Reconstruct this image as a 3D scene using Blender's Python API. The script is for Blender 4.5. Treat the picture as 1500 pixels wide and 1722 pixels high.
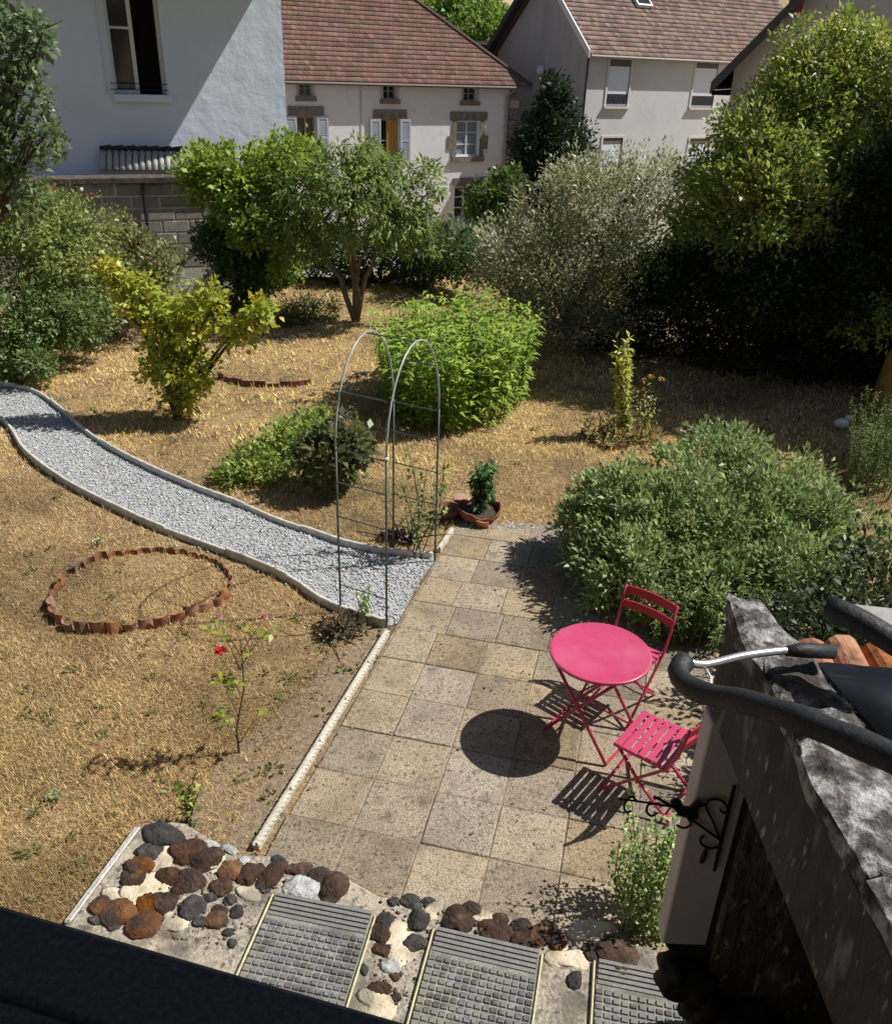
import bpy, bmesh, math, random
import numpy as np
from mathutils import Vector, Matrix

for o in list(bpy.data.objects):
    bpy.data.objects.remove(o)
sc = bpy.context.scene
COL = sc.collection

# ------------------------------------------------------------------ camera
F, PITCH, ROLL, EYE = 1440.0, math.radians(27.3), math.radians(1.95), 4.1
cp, sp, cr, sr = math.cos(PITCH), math.sin(PITCH), math.cos(ROLL), math.sin(ROLL)
right0, fwd, down0 = Vector((1, 0, 0)), Vector((0, cp, -sp)), Vector((0, -sp, -cp))
cx = right0 * cr - down0 * sr
cyd = right0 * sr + down0 * cr
cam = bpy.data.cameras.new('camera')
cam.sensor_fit = 'HORIZONTAL'
cam.sensor_width = 36.0
cam.lens = 36.0 * F / 1500.0
cam.clip_start, cam.clip_end = 0.05, 5000
camo = bpy.data.objects.new('camera', cam)
COL.objects.link(camo)
M = Matrix((cx, -cyd, -fwd)).transposed().to_4x4()
M.translation = Vector((0, 0, EYE))
camo.matrix_world = M
sc.camera = camo

# ------------------------------------------------------------------ sky, sun, exposure
SUN = Vector((0.63, 0.13, 0.77)).normalized()
world = bpy.data.worlds.new('World')
sc.world = world
world.use_nodes = True
wn = world.node_tree
for n in list(wn.nodes):
    wn.nodes.remove(n)
sky = wn.nodes.new('ShaderNodeTexSky')
sky.sky_type = 'NISHITA'
sky.sun_disc = False
sky.sun_elevation = math.asin(SUN.z)
sky.sun_rotation = math.atan2(SUN.x, SUN.y)
bg = wn.nodes.new('ShaderNodeBackground')
bg.inputs[1].default_value = 0.05
wo = wn.nodes.new('ShaderNodeOutputWorld')
wn.links.new(sky.outputs[0], bg.inputs[0])
wn.links.new(bg.outputs[0], wo.inputs[0])
sl = bpy.data.lights.new('sun', 'SUN')
sl.energy = 5.0
sl.angle = math.radians(0.53)
sl.color = (1.0, 0.96, 0.89)
slo = bpy.data.objects.new('sun', sl)
COL.objects.link(slo)
slo.rotation_euler = SUN.to_track_quat('Z', 'Y').to_euler()
slo.location = (20, 4, 30)
sc.view_settings.view_transform = 'Standard'
sc.view_settings.look = 'None'
sc.view_settings.gamma = 1.0
sc.view_settings.exposure = 0.22
sc.cycles.max_bounces = 6
sc.cycles.diffuse_bounces = 2
sc.cycles.transmission_bounces = 4
sc.cycles.transparent_max_bounces = 6

# ------------------------------------------------------------------ measuring helpers
rng = np.random.default_rng(7)
random.seed(7)


def ray(px, py):
    u, v = (px - 750) / F, (py - 861) / F
    a, b = cr * u + sr * v, -sr * u + cr * v
    return Vector((a, cp - b * sp, -(sp + b * cp)))


def G(px, py, z=0.0):
    """point of the level z that the photograph shows at px, py"""
    r = ray(px, py)
    return Vector((0, 0, EYE)) + r * ((z - EYE) / r.z)


def at(px, py, y):
    """point at distance y from the house front"""
    r = ray(px, py)
    return Vector((0, 0, EYE)) + r * (y / r.y)


class Face:
    """a vertical wall plane: s runs along it to the right, z up, d outwards"""

    def __init__(self, p, deg):
        a = math.radians(deg)
        self.p = Vector((p.x, p.y, 0))
        self.d = Vector((math.cos(a), math.sin(a), 0))
        self.n = Vector((math.sin(a), -math.cos(a), 0))

    def hit(self, px, py):
        r = ray(px, py)
        o = Vector((0, 0, EYE))
        t = (self.p - o).dot(self.n) / r.dot(self.n)
        q = o + r * t
        return (q - self.p).dot(self.d), q.z

    def w(self, s, z, d=0.0):
        return self.p + self.d * s + self.n * d + Vector((0, 0, z))


# ------------------------------------------------------------------ mesh helpers
ABS = {}


def link(name, me, mat, parent=None, loc=(0, 0, 0)):
    o = bpy.data.objects.new(name, me)
    COL.objects.link(o)
    loc = Vector(loc)
    if parent is not None:
        o.parent = parent
        o.location = loc - ABS[parent.name]
    else:
        o.location = loc
    ABS[o.name] = loc
    if mat is not None and me is not None:
        if len(me.materials) == 0:
            me.materials.append(mat)
    return o


def tag(o, label, cat, group=None):
    o['label'] = label
    o['category'] = cat
    if group:
        o['group'] = group
    return o


def thing(name, label, cat, loc=(0, 0, 0), group=None):
    o = link(name, None, None, None, loc)
    o.empty_display_size = 0.1
    return tag(o, label, cat, group)


def kind(o, k):
    o['kind'] = k
    return o


def np_mesh(name, V, Fc, col=None, smooth=False):
    V = np.ascontiguousarray(V, dtype=np.float32)
    Fc = np.ascontiguousarray(Fc, dtype=np.int32)
    m, k = Fc.shape
    me = bpy.data.meshes.new(name)
    me.vertices.add(len(V))
    me.vertices.foreach_set('co', V.ravel())
    me.loops.add(m * k)
    me.loops.foreach_set('vertex_index', Fc.ravel())
    me.polygons.add(m)
    me.polygons.foreach_set('loop_start', np.arange(0, m * k, k, dtype=np.int32))
    me.polygons.foreach_set('loop_total', np.full(m, k, dtype=np.int32))
    if smooth:
        me.polygons.foreach_set('use_smooth', np.ones(m, dtype=bool))
    me.update(calc_edges=True)
    if col is not None:
        ca = me.color_attributes.new('Col', 'FLOAT_COLOR', 'POINT')
        c4 = np.ones((len(V), 4), dtype=np.float32)
        c4[:, :3] = col
        ca.data.foreach_set('color', c4.ravel())
    return me


class MB:
    def __init__(self):
        self.v, self.f = [], []

    def add(self, vs, fs):
        b = len(self.v)
        self.v += [tuple(p) for p in vs]
        self.f += [tuple(b + i for i in q) for q in fs]
        return self

    def hexa(self, c):
        """8 corners: bottom loop 0-3 (counter-clockwise from above), top loop 4-7"""
        return self.add(c, [(3, 2, 1, 0), (4, 5, 6, 7), (0, 1, 5, 4), (1, 2, 6, 5), (2, 3, 7, 6), (3, 0, 4, 7)])

    def box(self, c, s, ax=None):
        c = Vector(c)
        ax = ax or (Vector((1, 0, 0)), Vector((0, 1, 0)), Vector((0, 0, 1)))
        h = [ax[i] * (s[i] / 2) for i in range(3)]
        return self.hexa([c - h[0] - h[1] - h[2], c + h[0] - h[1] - h[2], c + h[0] + h[1] - h[2], c - h[0] + h[1] - h[2],
                          c - h[0] - h[1] + h[2], c + h[0] - h[1] + h[2], c + h[0] + h[1] + h[2], c - h[0] + h[1] + h[2]])

    def bar(self, p, q, w, h, up=Vector((0, 0, 1))):
        p, q = Vector(p), Vector(q)
        x = (q - p)
        L = x.length
        x = x / L
        y = up.cross(x)
        if y.length < 1e-4:
            y = Vector((0, 1, 0)).cross(x)
        y.normalize()
        z = x.cross(y)
        return self.box((p + q) / 2, (L, w, h), (x, y, z))

    def wall(self, fc, s0, s1, z0, z1, d0, d1):
        """a box on a wall plane"""
        return self.hexa([fc.w(s0, z0, d1), fc.w(s1, z0, d1), fc.w(s1, z0, d0), fc.w(s0, z0, d0),
                          fc.w(s0, z1, d1), fc.w(s1, z1, d1), fc.w(s1, z1, d0), fc.w(s0, z1, d0)])

    def tube(self, pts, r, n=8, caps=True):
        pts = [Vector(p) for p in pts]
        rs = r if isinstance(r, (list, tuple)) else [r] * len(pts)
        rings = []
        t0 = (pts[1] - pts[0]).normalized()
        ref = Vector((0, 0, 1)) if abs(t0.z) < 0.9 else Vector((1, 0, 0))
        nx = t0.cross(ref).normalized()
        for i, p in enumerate(pts):
            a = pts[max(0, i - 1)]
            b = pts[min(len(pts) - 1, i + 1)]
            t = (b - a).normalized()
            nx = (nx - t * nx.dot(t)).normalized()
            ny = t.cross(nx)
            rings.append([p + (nx * math.cos(2 * math.pi * k / n) + ny * math.sin(2 * math.pi * k / n)) * rs[i] for k in range(n)])
        vs = [q for rg in rings for q in rg]
        fs = []
        for i in range(len(pts) - 1):
            for k in range(n):
                k2 = (k + 1) % n
                fs.append((i * n + k, i * n + k2, (i + 1) * n + k2, (i + 1) * n + k))
        if caps:
            fs.append(tuple(range(n - 1, -1, -1)))
            fs.append(tuple((len(pts) - 1) * n + k for k in range(n)))
        return self.add(vs, fs)

    def lathe(self, prof, c, n=24):
        c = Vector(c)
        vs, fs = [], []
        for (r, z) in prof:
            for k in range(n):
                a = 2 * math.pi * k / n
                vs.append(c + Vector((r * math.cos(a), r * math.sin(a), z)))
        for i in range(len(prof) - 1):
            for k in range(n):
                k2 = (k + 1) % n
                fs.append((i * n + k, i * n + k2, (i + 1) * n + k2, (i + 1) * n + k))
        fs.append(tuple(range(n - 1, -1, -1)))
        fs.append(tuple((len(prof) - 1) * n + k for k in range(n)))
        return self.add(vs, fs)

    def blob(self, c, r, ax=None, seed=0, amp=0.12, sub=2, flat=None):
        bm = bmesh.new()
        bmesh.ops.create_icosphere(bm, subdivisions=sub, radius=1.0)
        rr = random.Random(seed)
        ph = [[rr.uniform(-1, 1) for _ in range(4)] for _ in range(7)]
        vs = []
        c = Vector(c)
        ax = ax or (Vector((1, 0, 0)), Vector((0, 1, 0)), Vector((0, 0, 1)))
        for v in bm.verts:
            p = v.co.copy()
            k = 1.0
            for a in ph:
                k += amp * 0.5 * math.sin((a[0] * p.x + a[1] * p.y + a[2] * p.z) * 4.0 + a[3] * 6)
            p *= k
            vs.append(c + ax[0] * (p.x * r[0]) + ax[1] * (p.y * r[1]) + ax[2] * (p.z * r[2]))
        fs = [tuple(x.index for x in f.verts) for f in bm.faces]
        bm.free()
        return self.add(vs, fs)

    def prism(self, poly, z0, z1):
        n = len(poly)
        # make counter-clockwise
        A = sum(poly[i][0] * poly[(i + 1) % n][1] - poly[(i + 1) % n][0] * poly[i][1] for i in range(n))
        if A < 0:
            poly = poly[::-1]
        vs = [(p[0], p[1], z0) for p in poly] + [(p[0], p[1], z1) for p in poly]
        fs = [tuple(range(n - 1, -1, -1)), tuple(range(n, 2 * n))]
        fs += [(i, (i + 1) % n, n + (i + 1) % n, n + i) for i in range(n)]
        return self.add(vs, fs)

    def slab3(self, pts, off):
        """polygon of 3-D points thickened by the vector off"""
        n = len(pts)
        off = Vector(off)
        vs = [Vector(p) for p in pts] + [Vector(p) + off for p in pts]
        nn = (vs[1] - vs[0]).cross(vs[2] - vs[0])
        fl = nn.dot(off) > 0
        fs = [tuple(range(n - 1, -1, -1)) if fl else tuple(range(n)), tuple(range(n, 2 * n)) if fl else tuple(range(2 * n - 1, n - 1, -1))]
        for i in range(n):
            j = (i + 1) % n
            fs.append((i, j, n + j, n + i) if fl else (j, i, n + i, n + j))
        return self.add(vs, fs)

    def mesh(self, name, loc=(0, 0, 0), bevel=0, seg=1, smooth=False):
        L = Vector(loc)
        me = bpy.data.meshes.new(name)
        me.from_pydata([tuple(Vector(p) - L) for p in self.v], [], self.f)
        if bevel:
            bm = bmesh.new()
            bm.from_mesh(me)
            ed = [e for e in bm.edges if len(e.link_faces) == 2 and e.calc_face_angle(0) > 0.5]
            bmesh.ops.bevel(bm, geom=ed, offset=bevel, segments=seg, affect='EDGES', profile=0.5)
            bm.to_mesh(me)
            bm.free()
        if smooth:
            for p in me.polygons:
                p.use_smooth = True
            if smooth == 'auto':
                try:
                    me.set_sharp_from_angle(angle=math.radians(40))
                except Exception:
                    pass
        me.update()
        return me

    def build(self, name, mat, parent=None, loc=None, bevel=0, seg=1, smooth=False):
        if loc is None:
            loc = ABS[parent.name] if parent is not None else Vector((0, 0, 0))
        return link(name, self.mesh(name, loc, bevel, seg, smooth), mat, parent, loc)


# ------------------------------------------------------------------ materials
MATS = {}


def mat(name, stops, scale=8.0, rough=0.8, bump=0.0, bscale=None, detail=5.0, metal=0.0, coord='world', rand=0.0, spec=0.3,
        dist=0.02, noise2=None, stretch=None, distort=0.0):
    """stops: list of (pos, rgb) over a noise field; rand: brightness spread per object; noise2: (scale, rgb, lo, hi) patches"""
    if name in MATS:
        return MATS[name]
    m = bpy.data.materials.new(name)
    m.use_nodes = True
    nt = m.node_tree
    N, L = nt.nodes, nt.links
    b = N['Principled BSDF']
    b.inputs['Roughness'].default_value = rough
    b.inputs['Metallic'].default_value = metal
    b.inputs['Specular IOR Level'].default_value = spec
    if coord == 'world':
        g = N.new('ShaderNodeNewGeometry')
        co = g.outputs['Position']
    else:
        g = N.new('ShaderNodeTexCoord')
        co = g.outputs['Object']
    if stretch:
        mp = N.new('ShaderNodeMapping')
        mp.inputs['Scale'].default_value = stretch
        L.new(co, mp.inputs[0])
        co = mp.outputs[0]
    ns = N.new('ShaderNodeTexNoise')
    ns.inputs['Scale'].default_value = scale
    ns.inputs['Detail'].default_value = detail
    ns.inputs['Roughness'].default_value = 0.65
    ns.inputs['Distortion'].default_value = distort
    L.new(co, ns.inputs['Vector'])
    cr_ = N.new('ShaderNodeValToRGB')
    el = cr_.color_ramp.elements
    while len(el) > 1:
        el.remove(el[-1])
    el[0].position = stops[0][0]
    el[0].color = (*stops[0][1], 1)
    for p, c in stops[1:]:
        e = el.new(p)
        e.color = (*c, 1)
    L.new(ns.outputs['Fac'], cr_.inputs[0])
    out = cr_.outputs[0]
    if noise2:
        for (s2, rgb, lo, hi) in noise2:
            n2 = N.new('ShaderNodeTexNoise')
            n2.inputs['Scale'].default_value = s2
            n2.inputs['Detail'].default_value = 4
            L.new(co, n2.inputs['Vector'])
            mr = N.new('ShaderNodeMapRange')
            mr.inputs[1].default_value = lo
            mr.inputs[2].default_value = hi
            L.new(n2.outputs['Fac'], mr.inputs[0])
            mx = N.new('ShaderNodeMix')
            mx.data_type = 'RGBA'
            L.new(mr.outputs[0], mx.inputs[0])
            L.new(out, mx.inputs[6])
            mx.inputs[7].default_value = (*rgb, 1)
            out = mx.outputs[2]
    if rand:
        oi = N.new('ShaderNodeObjectInfo')
        mr = N.new('ShaderNodeMapRange')
        mr.inputs[3].default_value = 1 - rand
        mr.inputs[4].default_value = 1 + rand
        L.new(oi.outputs['Random'], mr.inputs[0])
        hs = N.new('ShaderNodeHueSaturation')
        L.new(mr.outputs[0], hs.inputs['Value'])
        m3 = N.new('ShaderNodeMath')
        m3.operation = 'MULTIPLY_ADD'
        m3.inputs[1].default_value = 3.7
        m3.inputs[2].default_value = 0
        fr = N.new('ShaderNodeMath')
        fr.operation = 'FRACT'
        L.new(oi.outputs['Random'], m3.inputs[0])
        L.new(m3.outputs[0], fr.inputs[0])
        ms = N.new('ShaderNodeMapRange')
        ms.inputs[3].default_value = 1 - rand * 1.2
        ms.inputs[4].default_value = 1 + rand * 1.2
        L.new(fr.outputs[0], ms.inputs[0])
        L.new(ms.outputs[0], hs.inputs['Saturation'])
        L.new(out, hs.inputs['Color'])
        out = hs.outputs[0]
    L.new(out, b.inputs['Base Color'])
    if bump:
        bn = N.new('ShaderNodeTexNoise')
        bn.inputs['Scale'].default_value = bscale or scale * 2
        bn.inputs['Detail'].default_value = 6
        bn.inputs['Roughness'].default_value = 0.6
        L.new(co, bn.inputs['Vector'])
        bp = N.new('ShaderNodeBump')
        bp.inputs['Strength'].default_value = bump
        bp.inputs['Distance'].default_value = dist
        L.new(bn.outputs['Fac'], bp.inputs['Height'])
        L.new(bp.outputs[0], b.inputs['Normal'])
    MATS[name] = m
    return m


def flat(name, rgb, rough=0.6, metal=0.0, var=0.12, scale=14, bump=0.0, spec=0.4, rand=0.0, bscale=None, dist=0.02):
    a = tuple(c * (1 - var) for c in rgb)
    b = tuple(min(1, c * (1 + var)) for c in rgb)
    return mat(name, [(0.3, a), (0.7, b)], scale=scale, rough=rough, metal=metal, bump=bump, spec=spec, rand=rand, bscale=bscale, dist=dist)


def leaf_mat(name, trans=0.3, rough=0.55, spec=0.25):
    if name in MATS:
        return MATS[name]
    m = bpy.data.materials.new(name)
    m.use_nodes = True
    nt = m.node_tree
    N, L = nt.nodes, nt.links
    b = N['Principled BSDF']
    b.inputs['Roughness'].default_value = rough
    b.inputs['Specular IOR Level'].default_value = spec
    at_ = N.new('ShaderNodeAttribute')
    at_.attribute_name = 'Col'
    L.new(at_.outputs['Color'], b.inputs['Base Color'])
    if trans > 0:
        tr = N.new('ShaderNodeBsdfTranslucent')
        hs = N.new('ShaderNodeHueSaturation')
        hs.inputs['Value'].default_value = 1.15
        hs.inputs['Saturation'].default_value = 1.1
        L.new(at_.outputs['Color'], hs.inputs['Color'])
        L.new(hs.outputs[0], tr.inputs[0])
        mx = N.new('ShaderNodeMixShader')
        mx.inputs[0].default_value = trans
        L.new(b.outputs[0], mx.inputs[1])
        L.new(tr.outputs[0], mx.inputs[2])
        L.new(mx.outputs[0], N['Material Output'].inputs[0])
    MATS[name] = m
    return m


LEAF = leaf_mat('leaf', trans=0.36, rough=0.42, spec=0.4)
LEAFDRY = leaf_mat('dry_blade', trans=0.15, rough=0.8, spec=0.1)
PLAIN = leaf_mat('plain_speckle', trans=0.0, rough=0.85, spec=0.2)
BARK = mat('bark', [(0.3, (0.05, 0.035, 0.025)), (0.7, (0.16, 0.12, 0.09))], scale=18, bump=0.6, bscale=30, rough=0.9)
STEM = flat('green_stem', (0.10, 0.13, 0.04), rough=0.7)
BLACKIRON = flat('wrought_iron', (0.012, 0.011, 0.012), rough=0.5)
MORTAR = mat('cream_mortar', [(0.3, (0.42, 0.35, 0.24)), (0.5, (0.66, 0.57, 0.42)), (0.7, (0.78, 0.70, 0.55))], scale=9, bump=0.6, bscale=60, rough=0.95,
             noise2=[(5.0, (0.33, 0.29, 0.23), 0.5, 0.62)])


def norm(a):
    return a / np.maximum(np.linalg.norm(a, axis=-1, keepdims=True), 1e-6)


def leaves(pos, axis, nrm, L, W, cols, droop=0.15, fold=0.12):
    """one four-cornered leaf per row; returns vertices, faces, colours"""
    n = len(pos)
    axis = norm(axis)
    side = norm(np.cross(axis, nrm))
    up = np.cross(side, axis)
    L = np.asarray(L).reshape(-1, 1) * np.ones((n, 1))
    W = np.asarray(W).reshape(-1, 1) * np.ones((n, 1))
    b = pos
    m = pos + axis * L * 0.45 + up * L * 0.03
    t = pos + axis * L - up * L * droop
    l = m + side * W * 0.5 + up * W * fold
    r = m - side * W * 0.5 + up * W * fold
    V = np.stack([b, r, t, l], 1).reshape(-1, 3)
    Fc = np.arange(n * 4).reshape(n, 4)
    C = np.repeat(cols, 4, axis=0)
    return V, Fc, C


def rand_dir(n):
    return norm(rng.normal(size=(n, 3)))


def pick(cols, n, var=0.22):
    cols = np.asarray(cols, dtype=float)
    c = cols[rng.integers(0, len(cols), n)]
    return np.clip(c * (1 + var * rng.normal(size=(n, 1))) * (1 + 0.06 * rng.normal(size=(n, 3))), 0.004, 0.9)


def clump_leaves(lobes, k, per, L, W, cols, cr_=0.22, up=0.35, shell=0.6, rnd=0.8, groundz=0.02, seed_cols=True, hang=0.0):
    """lobes: list of (centre, radii, weight). k clumps of `per` leaves spread through the lobes' volume"""
    P, A, Nn, C = [], [], [], []
    w = np.array([l[2] for l in lobes], dtype=float)
    w /= w.sum()
    ch = rng.choice(len(lobes), size=k, p=w)
    for i in range(k):
        c, R, _ = lobes[ch[i]]
        c = np.array(c)
        R = np.array(R)
        d = rand_dir(1)[0]
        rad = rng.uniform(shell, 1.0) ** 0.8 if rng.random() < 0.75 else rng.uniform(0.1, shell)
        if rng.random() < 0.07:
            rad *= rng.uniform(1.05, 1.25)
        cc = c + d * R * rad
        r = cr_ * rng.uniform(0.55, 1.35)
        n = int(per * rng.uniform(0.5, 1.4))
        dd = rand_dir(n)
        pp = cc + dd * (rng.random((n, 1)) ** 0.5) * r
        out = norm((pp - c) / np.maximum(R, 1e-3))
        ax = out * 0.7 + dd * 0.6 + rnd * rand_dir(n) + np.array([0, 0, up - hang])
        nn = np.array([0, 0, 1.0]) * 0.9 + rand_dir(n) * 0.7 + out * 0.4
        base = pick(cols, 1, 0.12)
        cl = base * 0.55 + pick(cols, n) * 0.45 if seed_cols else pick(cols, n)
        P.append(pp)
        A.append(ax)
        Nn.append(nn)
        C.append(cl)
    P, A, Nn, C = map(np.concatenate, (P, A, Nn, C))
    ok = P[:, 2] > groundz
    P, A, Nn, C = P[ok], A[ok], Nn[ok], C[ok]
    n = len(P)
    sz = rng.uniform(0.45, 1.35, n)
    return leaves(P, A, Nn, L * sz, W * sz, C)


def merge(*packs):
    Vs, Fs, Cs = [], [], []
    b = 0
    for V, Fc, C in packs:
        Vs.append(V)
        Fs.append(Fc + b)
        Cs.append(C)
        b += len(V)
    return np.concatenate(Vs), np.concatenate(Fs), np.concatenate(Cs)


LEAFGAIN = 2.0


def leaf_part(name, pack, parent, m=None):
    V, Fc, C = pack
    lum = C.mean(axis=1, keepdims=True)
    C = np.clip((C * 0.95 + lum * 0.05) * LEAFGAIN, 0, 0.8)
    loc = ABS[parent.name] if parent is not None else Vector((0, 0, 0))
    me = np_mesh(name, V - np.array(loc), Fc, C)
    return link(name, me, m or LEAF, parent, loc)


def lobe_px(px, py, rx, ry, y, depth=None, w=1.0):
    """crown lobe measured on the photograph at distance y"""
    c = at(px, py, y)
    k = (c - Vector((0, 0, EYE))).length / F
    return (np.array(c), np.array([rx * k, (depth if depth else (rx + ry) / 2 * k), ry * k]), w)


def limbs(mb, base, targets, r0, r1=0.012, fork=0.35, wob=0.06, n=7):
    """tapered stems from base through a fork to the targets"""
    base = Vector(base)
    for t in targets:
        t = Vector(t)
        pts, rs = [], []
        K = 7
        for i in range(K + 1):
            u = i / K
            p = base.lerp(t, u)
            p.z = base.z + (t.z - base.z) * (u ** 0.75)
            p += Vector((random.uniform(-1, 1), random.uniform(-1, 1), 0)) * wob * math.sin(u * math.pi)
            pts.append(p)
            rs.append(r0 * (1 - u) ** 0.9 + r1)
        mb.tube(pts, rs, n)
    return mb


def tree(name, label, cat, base, lobes, k, per, L, W, cols, r0=0.06, nl=5, cr_=0.25, group=None, trunk_mat=None, crown='crown', trunk='trunk', **kw):
    t = thing(name, label, cat, base, group)
    mb = MB()
    tg = []
    for i in range(nl):
        c, R, _ = lobes[i % len(lobes)]
        d = rand_dir(1)[0]
        tg.append(Vector(c + d * R * 0.6))
    limbs(mb, base, tg, r0)
    # twigs
    for g in tg:
        for q in range(3):
            e = g + Vector(tuple(rand_dir(1)[0])) * 0.35
            mb.tube([g.lerp(Vector(base), 0.3), g.lerp(e, 0.4), e], [0.012, 0.009, 0.004], 5)
    mb.build(trunk, trunk_mat or BARK, t, smooth=True)
    leaf_part(crown, clump_leaves(lobes, k, per, L, W, cols, cr_=cr_, **kw), t)
    return t


# ================================================================== SETTING: ground
STRAW = mat('dry_lawn', [(0.28, (0.20, 0.135, 0.075)), (0.45, (0.38, 0.27, 0.14)), (0.6, (0.50, 0.38, 0.20)), (0.78, (0.60, 0.48, 0.27))],
            scale=26, bump=1.0, bscale=70, rough=0.95, spec=0.1, dist=0.03, detail=8,
            noise2=[(1.6, (0.22, 0.15, 0.095), 0.46, 0.66), (0.8, (0.23, 0.21, 0.09), 0.58, 0.74), (5.0, (0.19, 0.13, 0.08), 0.55, 0.7), (0.02, (0.10, 0.14, 0.04), 0.55, 0.6)])
SOIL = mat('bare_soil', [(0.3, (0.15, 0.11, 0.075)), (0.5, (0.27, 0.205, 0.14)), (0.75, (0.40, 0.32, 0.22))], scale=22, bump=0.8, bscale=60, rough=1.0, spec=0.05, detail=8)


def ground_z(x, y):
    z = 0.0
    e = 19.0
    if y > e:
        u = min(1, (y - e) / 3.0)
        z = -3.3 * u * u * (3 - 2 * u)
    if y > 75:
        z += (y - 75) * 0.055 + 6 * math.sin(x * 0.012 + 1) * min(1, (y - 75) / 200) + (y > 200) * (y - 200) * 0.06
    return z


xs = sorted(set([-1200, -800, -500, -300, -200, -120, -80, -50, -35, -25, -18, -12, -8, -4, 0, 4, 8, 12, 18, 25, 35, 50, 80, 120, 200, 300, 500, 800, 1200]))
ys = [-300, -100, -40, -15, -5, 0, 5, 10, 15, 18, 19, 19.6, 20.2, 20.8, 21.4, 22, 24, 28, 35, 45, 60, 75, 85, 100, 120, 150, 180, 200, 240, 300, 400, 500, 650, 850, 1100, 1400]
V = np.array([(x, y, ground_z(x, y)) for y in ys for x in xs])
nx_, ny_ = len(xs), len(ys)
Fc = np.array([(j * nx_ + i, j * nx_ + i + 1, (j + 1) * nx_ + i + 1, (j + 1) * nx_ + i) for j in range(ny_ - 1) for i in range(nx_ - 1)])
kind(link('ground', np_mesh('ground', V, Fc), STRAW), 'structure')

# ---- path outline measured on the photograph, laid out on the ground
PATH_FAR = [(-60, 640), (10, 650), (60, 662), (100, 690), (150, 733), (200, 765), (260, 795), (330, 825), (400, 851), (470, 881), (530, 901), (575, 917), (640, 931), (728, 940)]
PATH_NEAR = [(-60, 660), (8, 712), (40, 760), (80, 795), (130, 826), (200, 861), (260, 889), (340, 919), (400, 941), (460, 966), (500, 987), (540, 1015), (590, 1036), (648, 1056)]


def resample(pts, step):
    pts = [Vector(p) for p in pts]
    # Catmull-Rom through the points, then even steps
    fine = []
    for i in range(len(pts) - 1):
        p0, p1, p2, p3 = pts[max(0, i - 1)], pts[i], pts[i + 1], pts[min(len(pts) - 1, i + 2)]
        for k in range(12):
            t = k / 12
            fine.append(0.5 * ((2 * p1) + (p2 - p0) * t + (2 * p0 - 5 * p1 + 4 * p2 - p3) * t * t + (3 * p1 - p0 - 3 * p2 + p3) * t ** 3))
    fine.append(pts[-1])
    out, acc = [fine[0]], 0.0
    for a, b in zip(fine, fine[1:]):
        acc += (b - a).length
        if acc >= step:
            out.append(b)
            acc = 0
    if (out[-1] - fine[-1]).length > step * 0.3:
        out.append(fine[-1])
    return out


farE = resample([G(*p) for p in PATH_FAR], 0.14)
nearE = resample([G(*p) for p in PATH_NEAR], 0.14)
GRAVEL = mat('grey_gravel', [(0.3, (0.14, 0.145, 0.15)), (0.45, (0.36, 0.37, 0.38)), (0.62, (0.52, 0.53, 0.54)), (0.75, (0.66, 0.67, 0.68))],
             scale=55, bump=1.0, bscale=60, rough=0.9, detail=3)
endR = [G(668, 1050), G(690, 1010), G(712, 970), G(735, 940)]
poly = [tuple(p)[:2] for p in nearE] + [tuple(p)[:2] for p in endR] + [tuple(p)[:2] for p in farE[::-1]]


def in_poly(x, y, poly):
    p = np.asarray([q[:2] for q in poly])
    q = np.roll(p, -1, axis=0)
    c = np.zeros(len(x), dtype=bool)
    for (x0, y0), (x1, y1) in zip(p, q):
        m = ((y0 > y) != (y1 > y))
        with np.errstate(divide='ignore', invalid='ignore'):
            xi = (x1 - x0) * (y - y0) / (y1 - y0 + 1e-12) + x0
        c ^= m & (x < xi)
    return c


pm = bpy.data.meshes.new('gravel_path')
pm.from_pydata([(x, y, 0.008) for x, y in poly], [], [tuple(range(len(poly)))])
bm = bmesh.new()
bm.from_mesh(pm)
bmesh.ops.triangulate(bm, faces=bm.faces[:])
for f in bm.faces:
    if f.normal.z < 0:
        f.normal_flip()
bm.to_mesh(pm)
bm.free()
kind(link('gravel_path', pm, GRAVEL), 'structure')
PATHPOLY = poly

# small gravel patch between the paving end and the big shrub
patch = [G(*p) for p in ((748, 905), (770, 884), (850, 880), (935, 884), (975, 915), (955, 960), (925, 925), (850, 900), (780, 905), (752, 925))]
mb = MB().add([(p.x, p.y, 0.006) for p in patch], [tuple(range(len(patch)))])
pme = mb.mesh('gravel_patch')
bm = bmesh.new()
bm.from_mesh(pme)
bmesh.ops.triangulate(bm, faces=bm.faces[:])
for f in bm.faces:
    if f.normal.z < 0:
        f.normal_flip()
bm.to_mesh(pme)
bm.free()
kind(link('gravel_patch', pme, GRAVEL), 'structure')
PATCHPOLY = [tuple(p)[:2] for p in patch]


def scatter_poly(poly, n, bias_y=None):
    p = np.asarray([q[:2] for q in poly])
    lo, hi = p.min(0), p.max(0)
    x = rng.uniform(lo[0], hi[0], n)
    y = rng.uniform(lo[1], hi[1], n)
    ok = in_poly(x, y, poly)
    return x[ok], y[ok]


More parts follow.
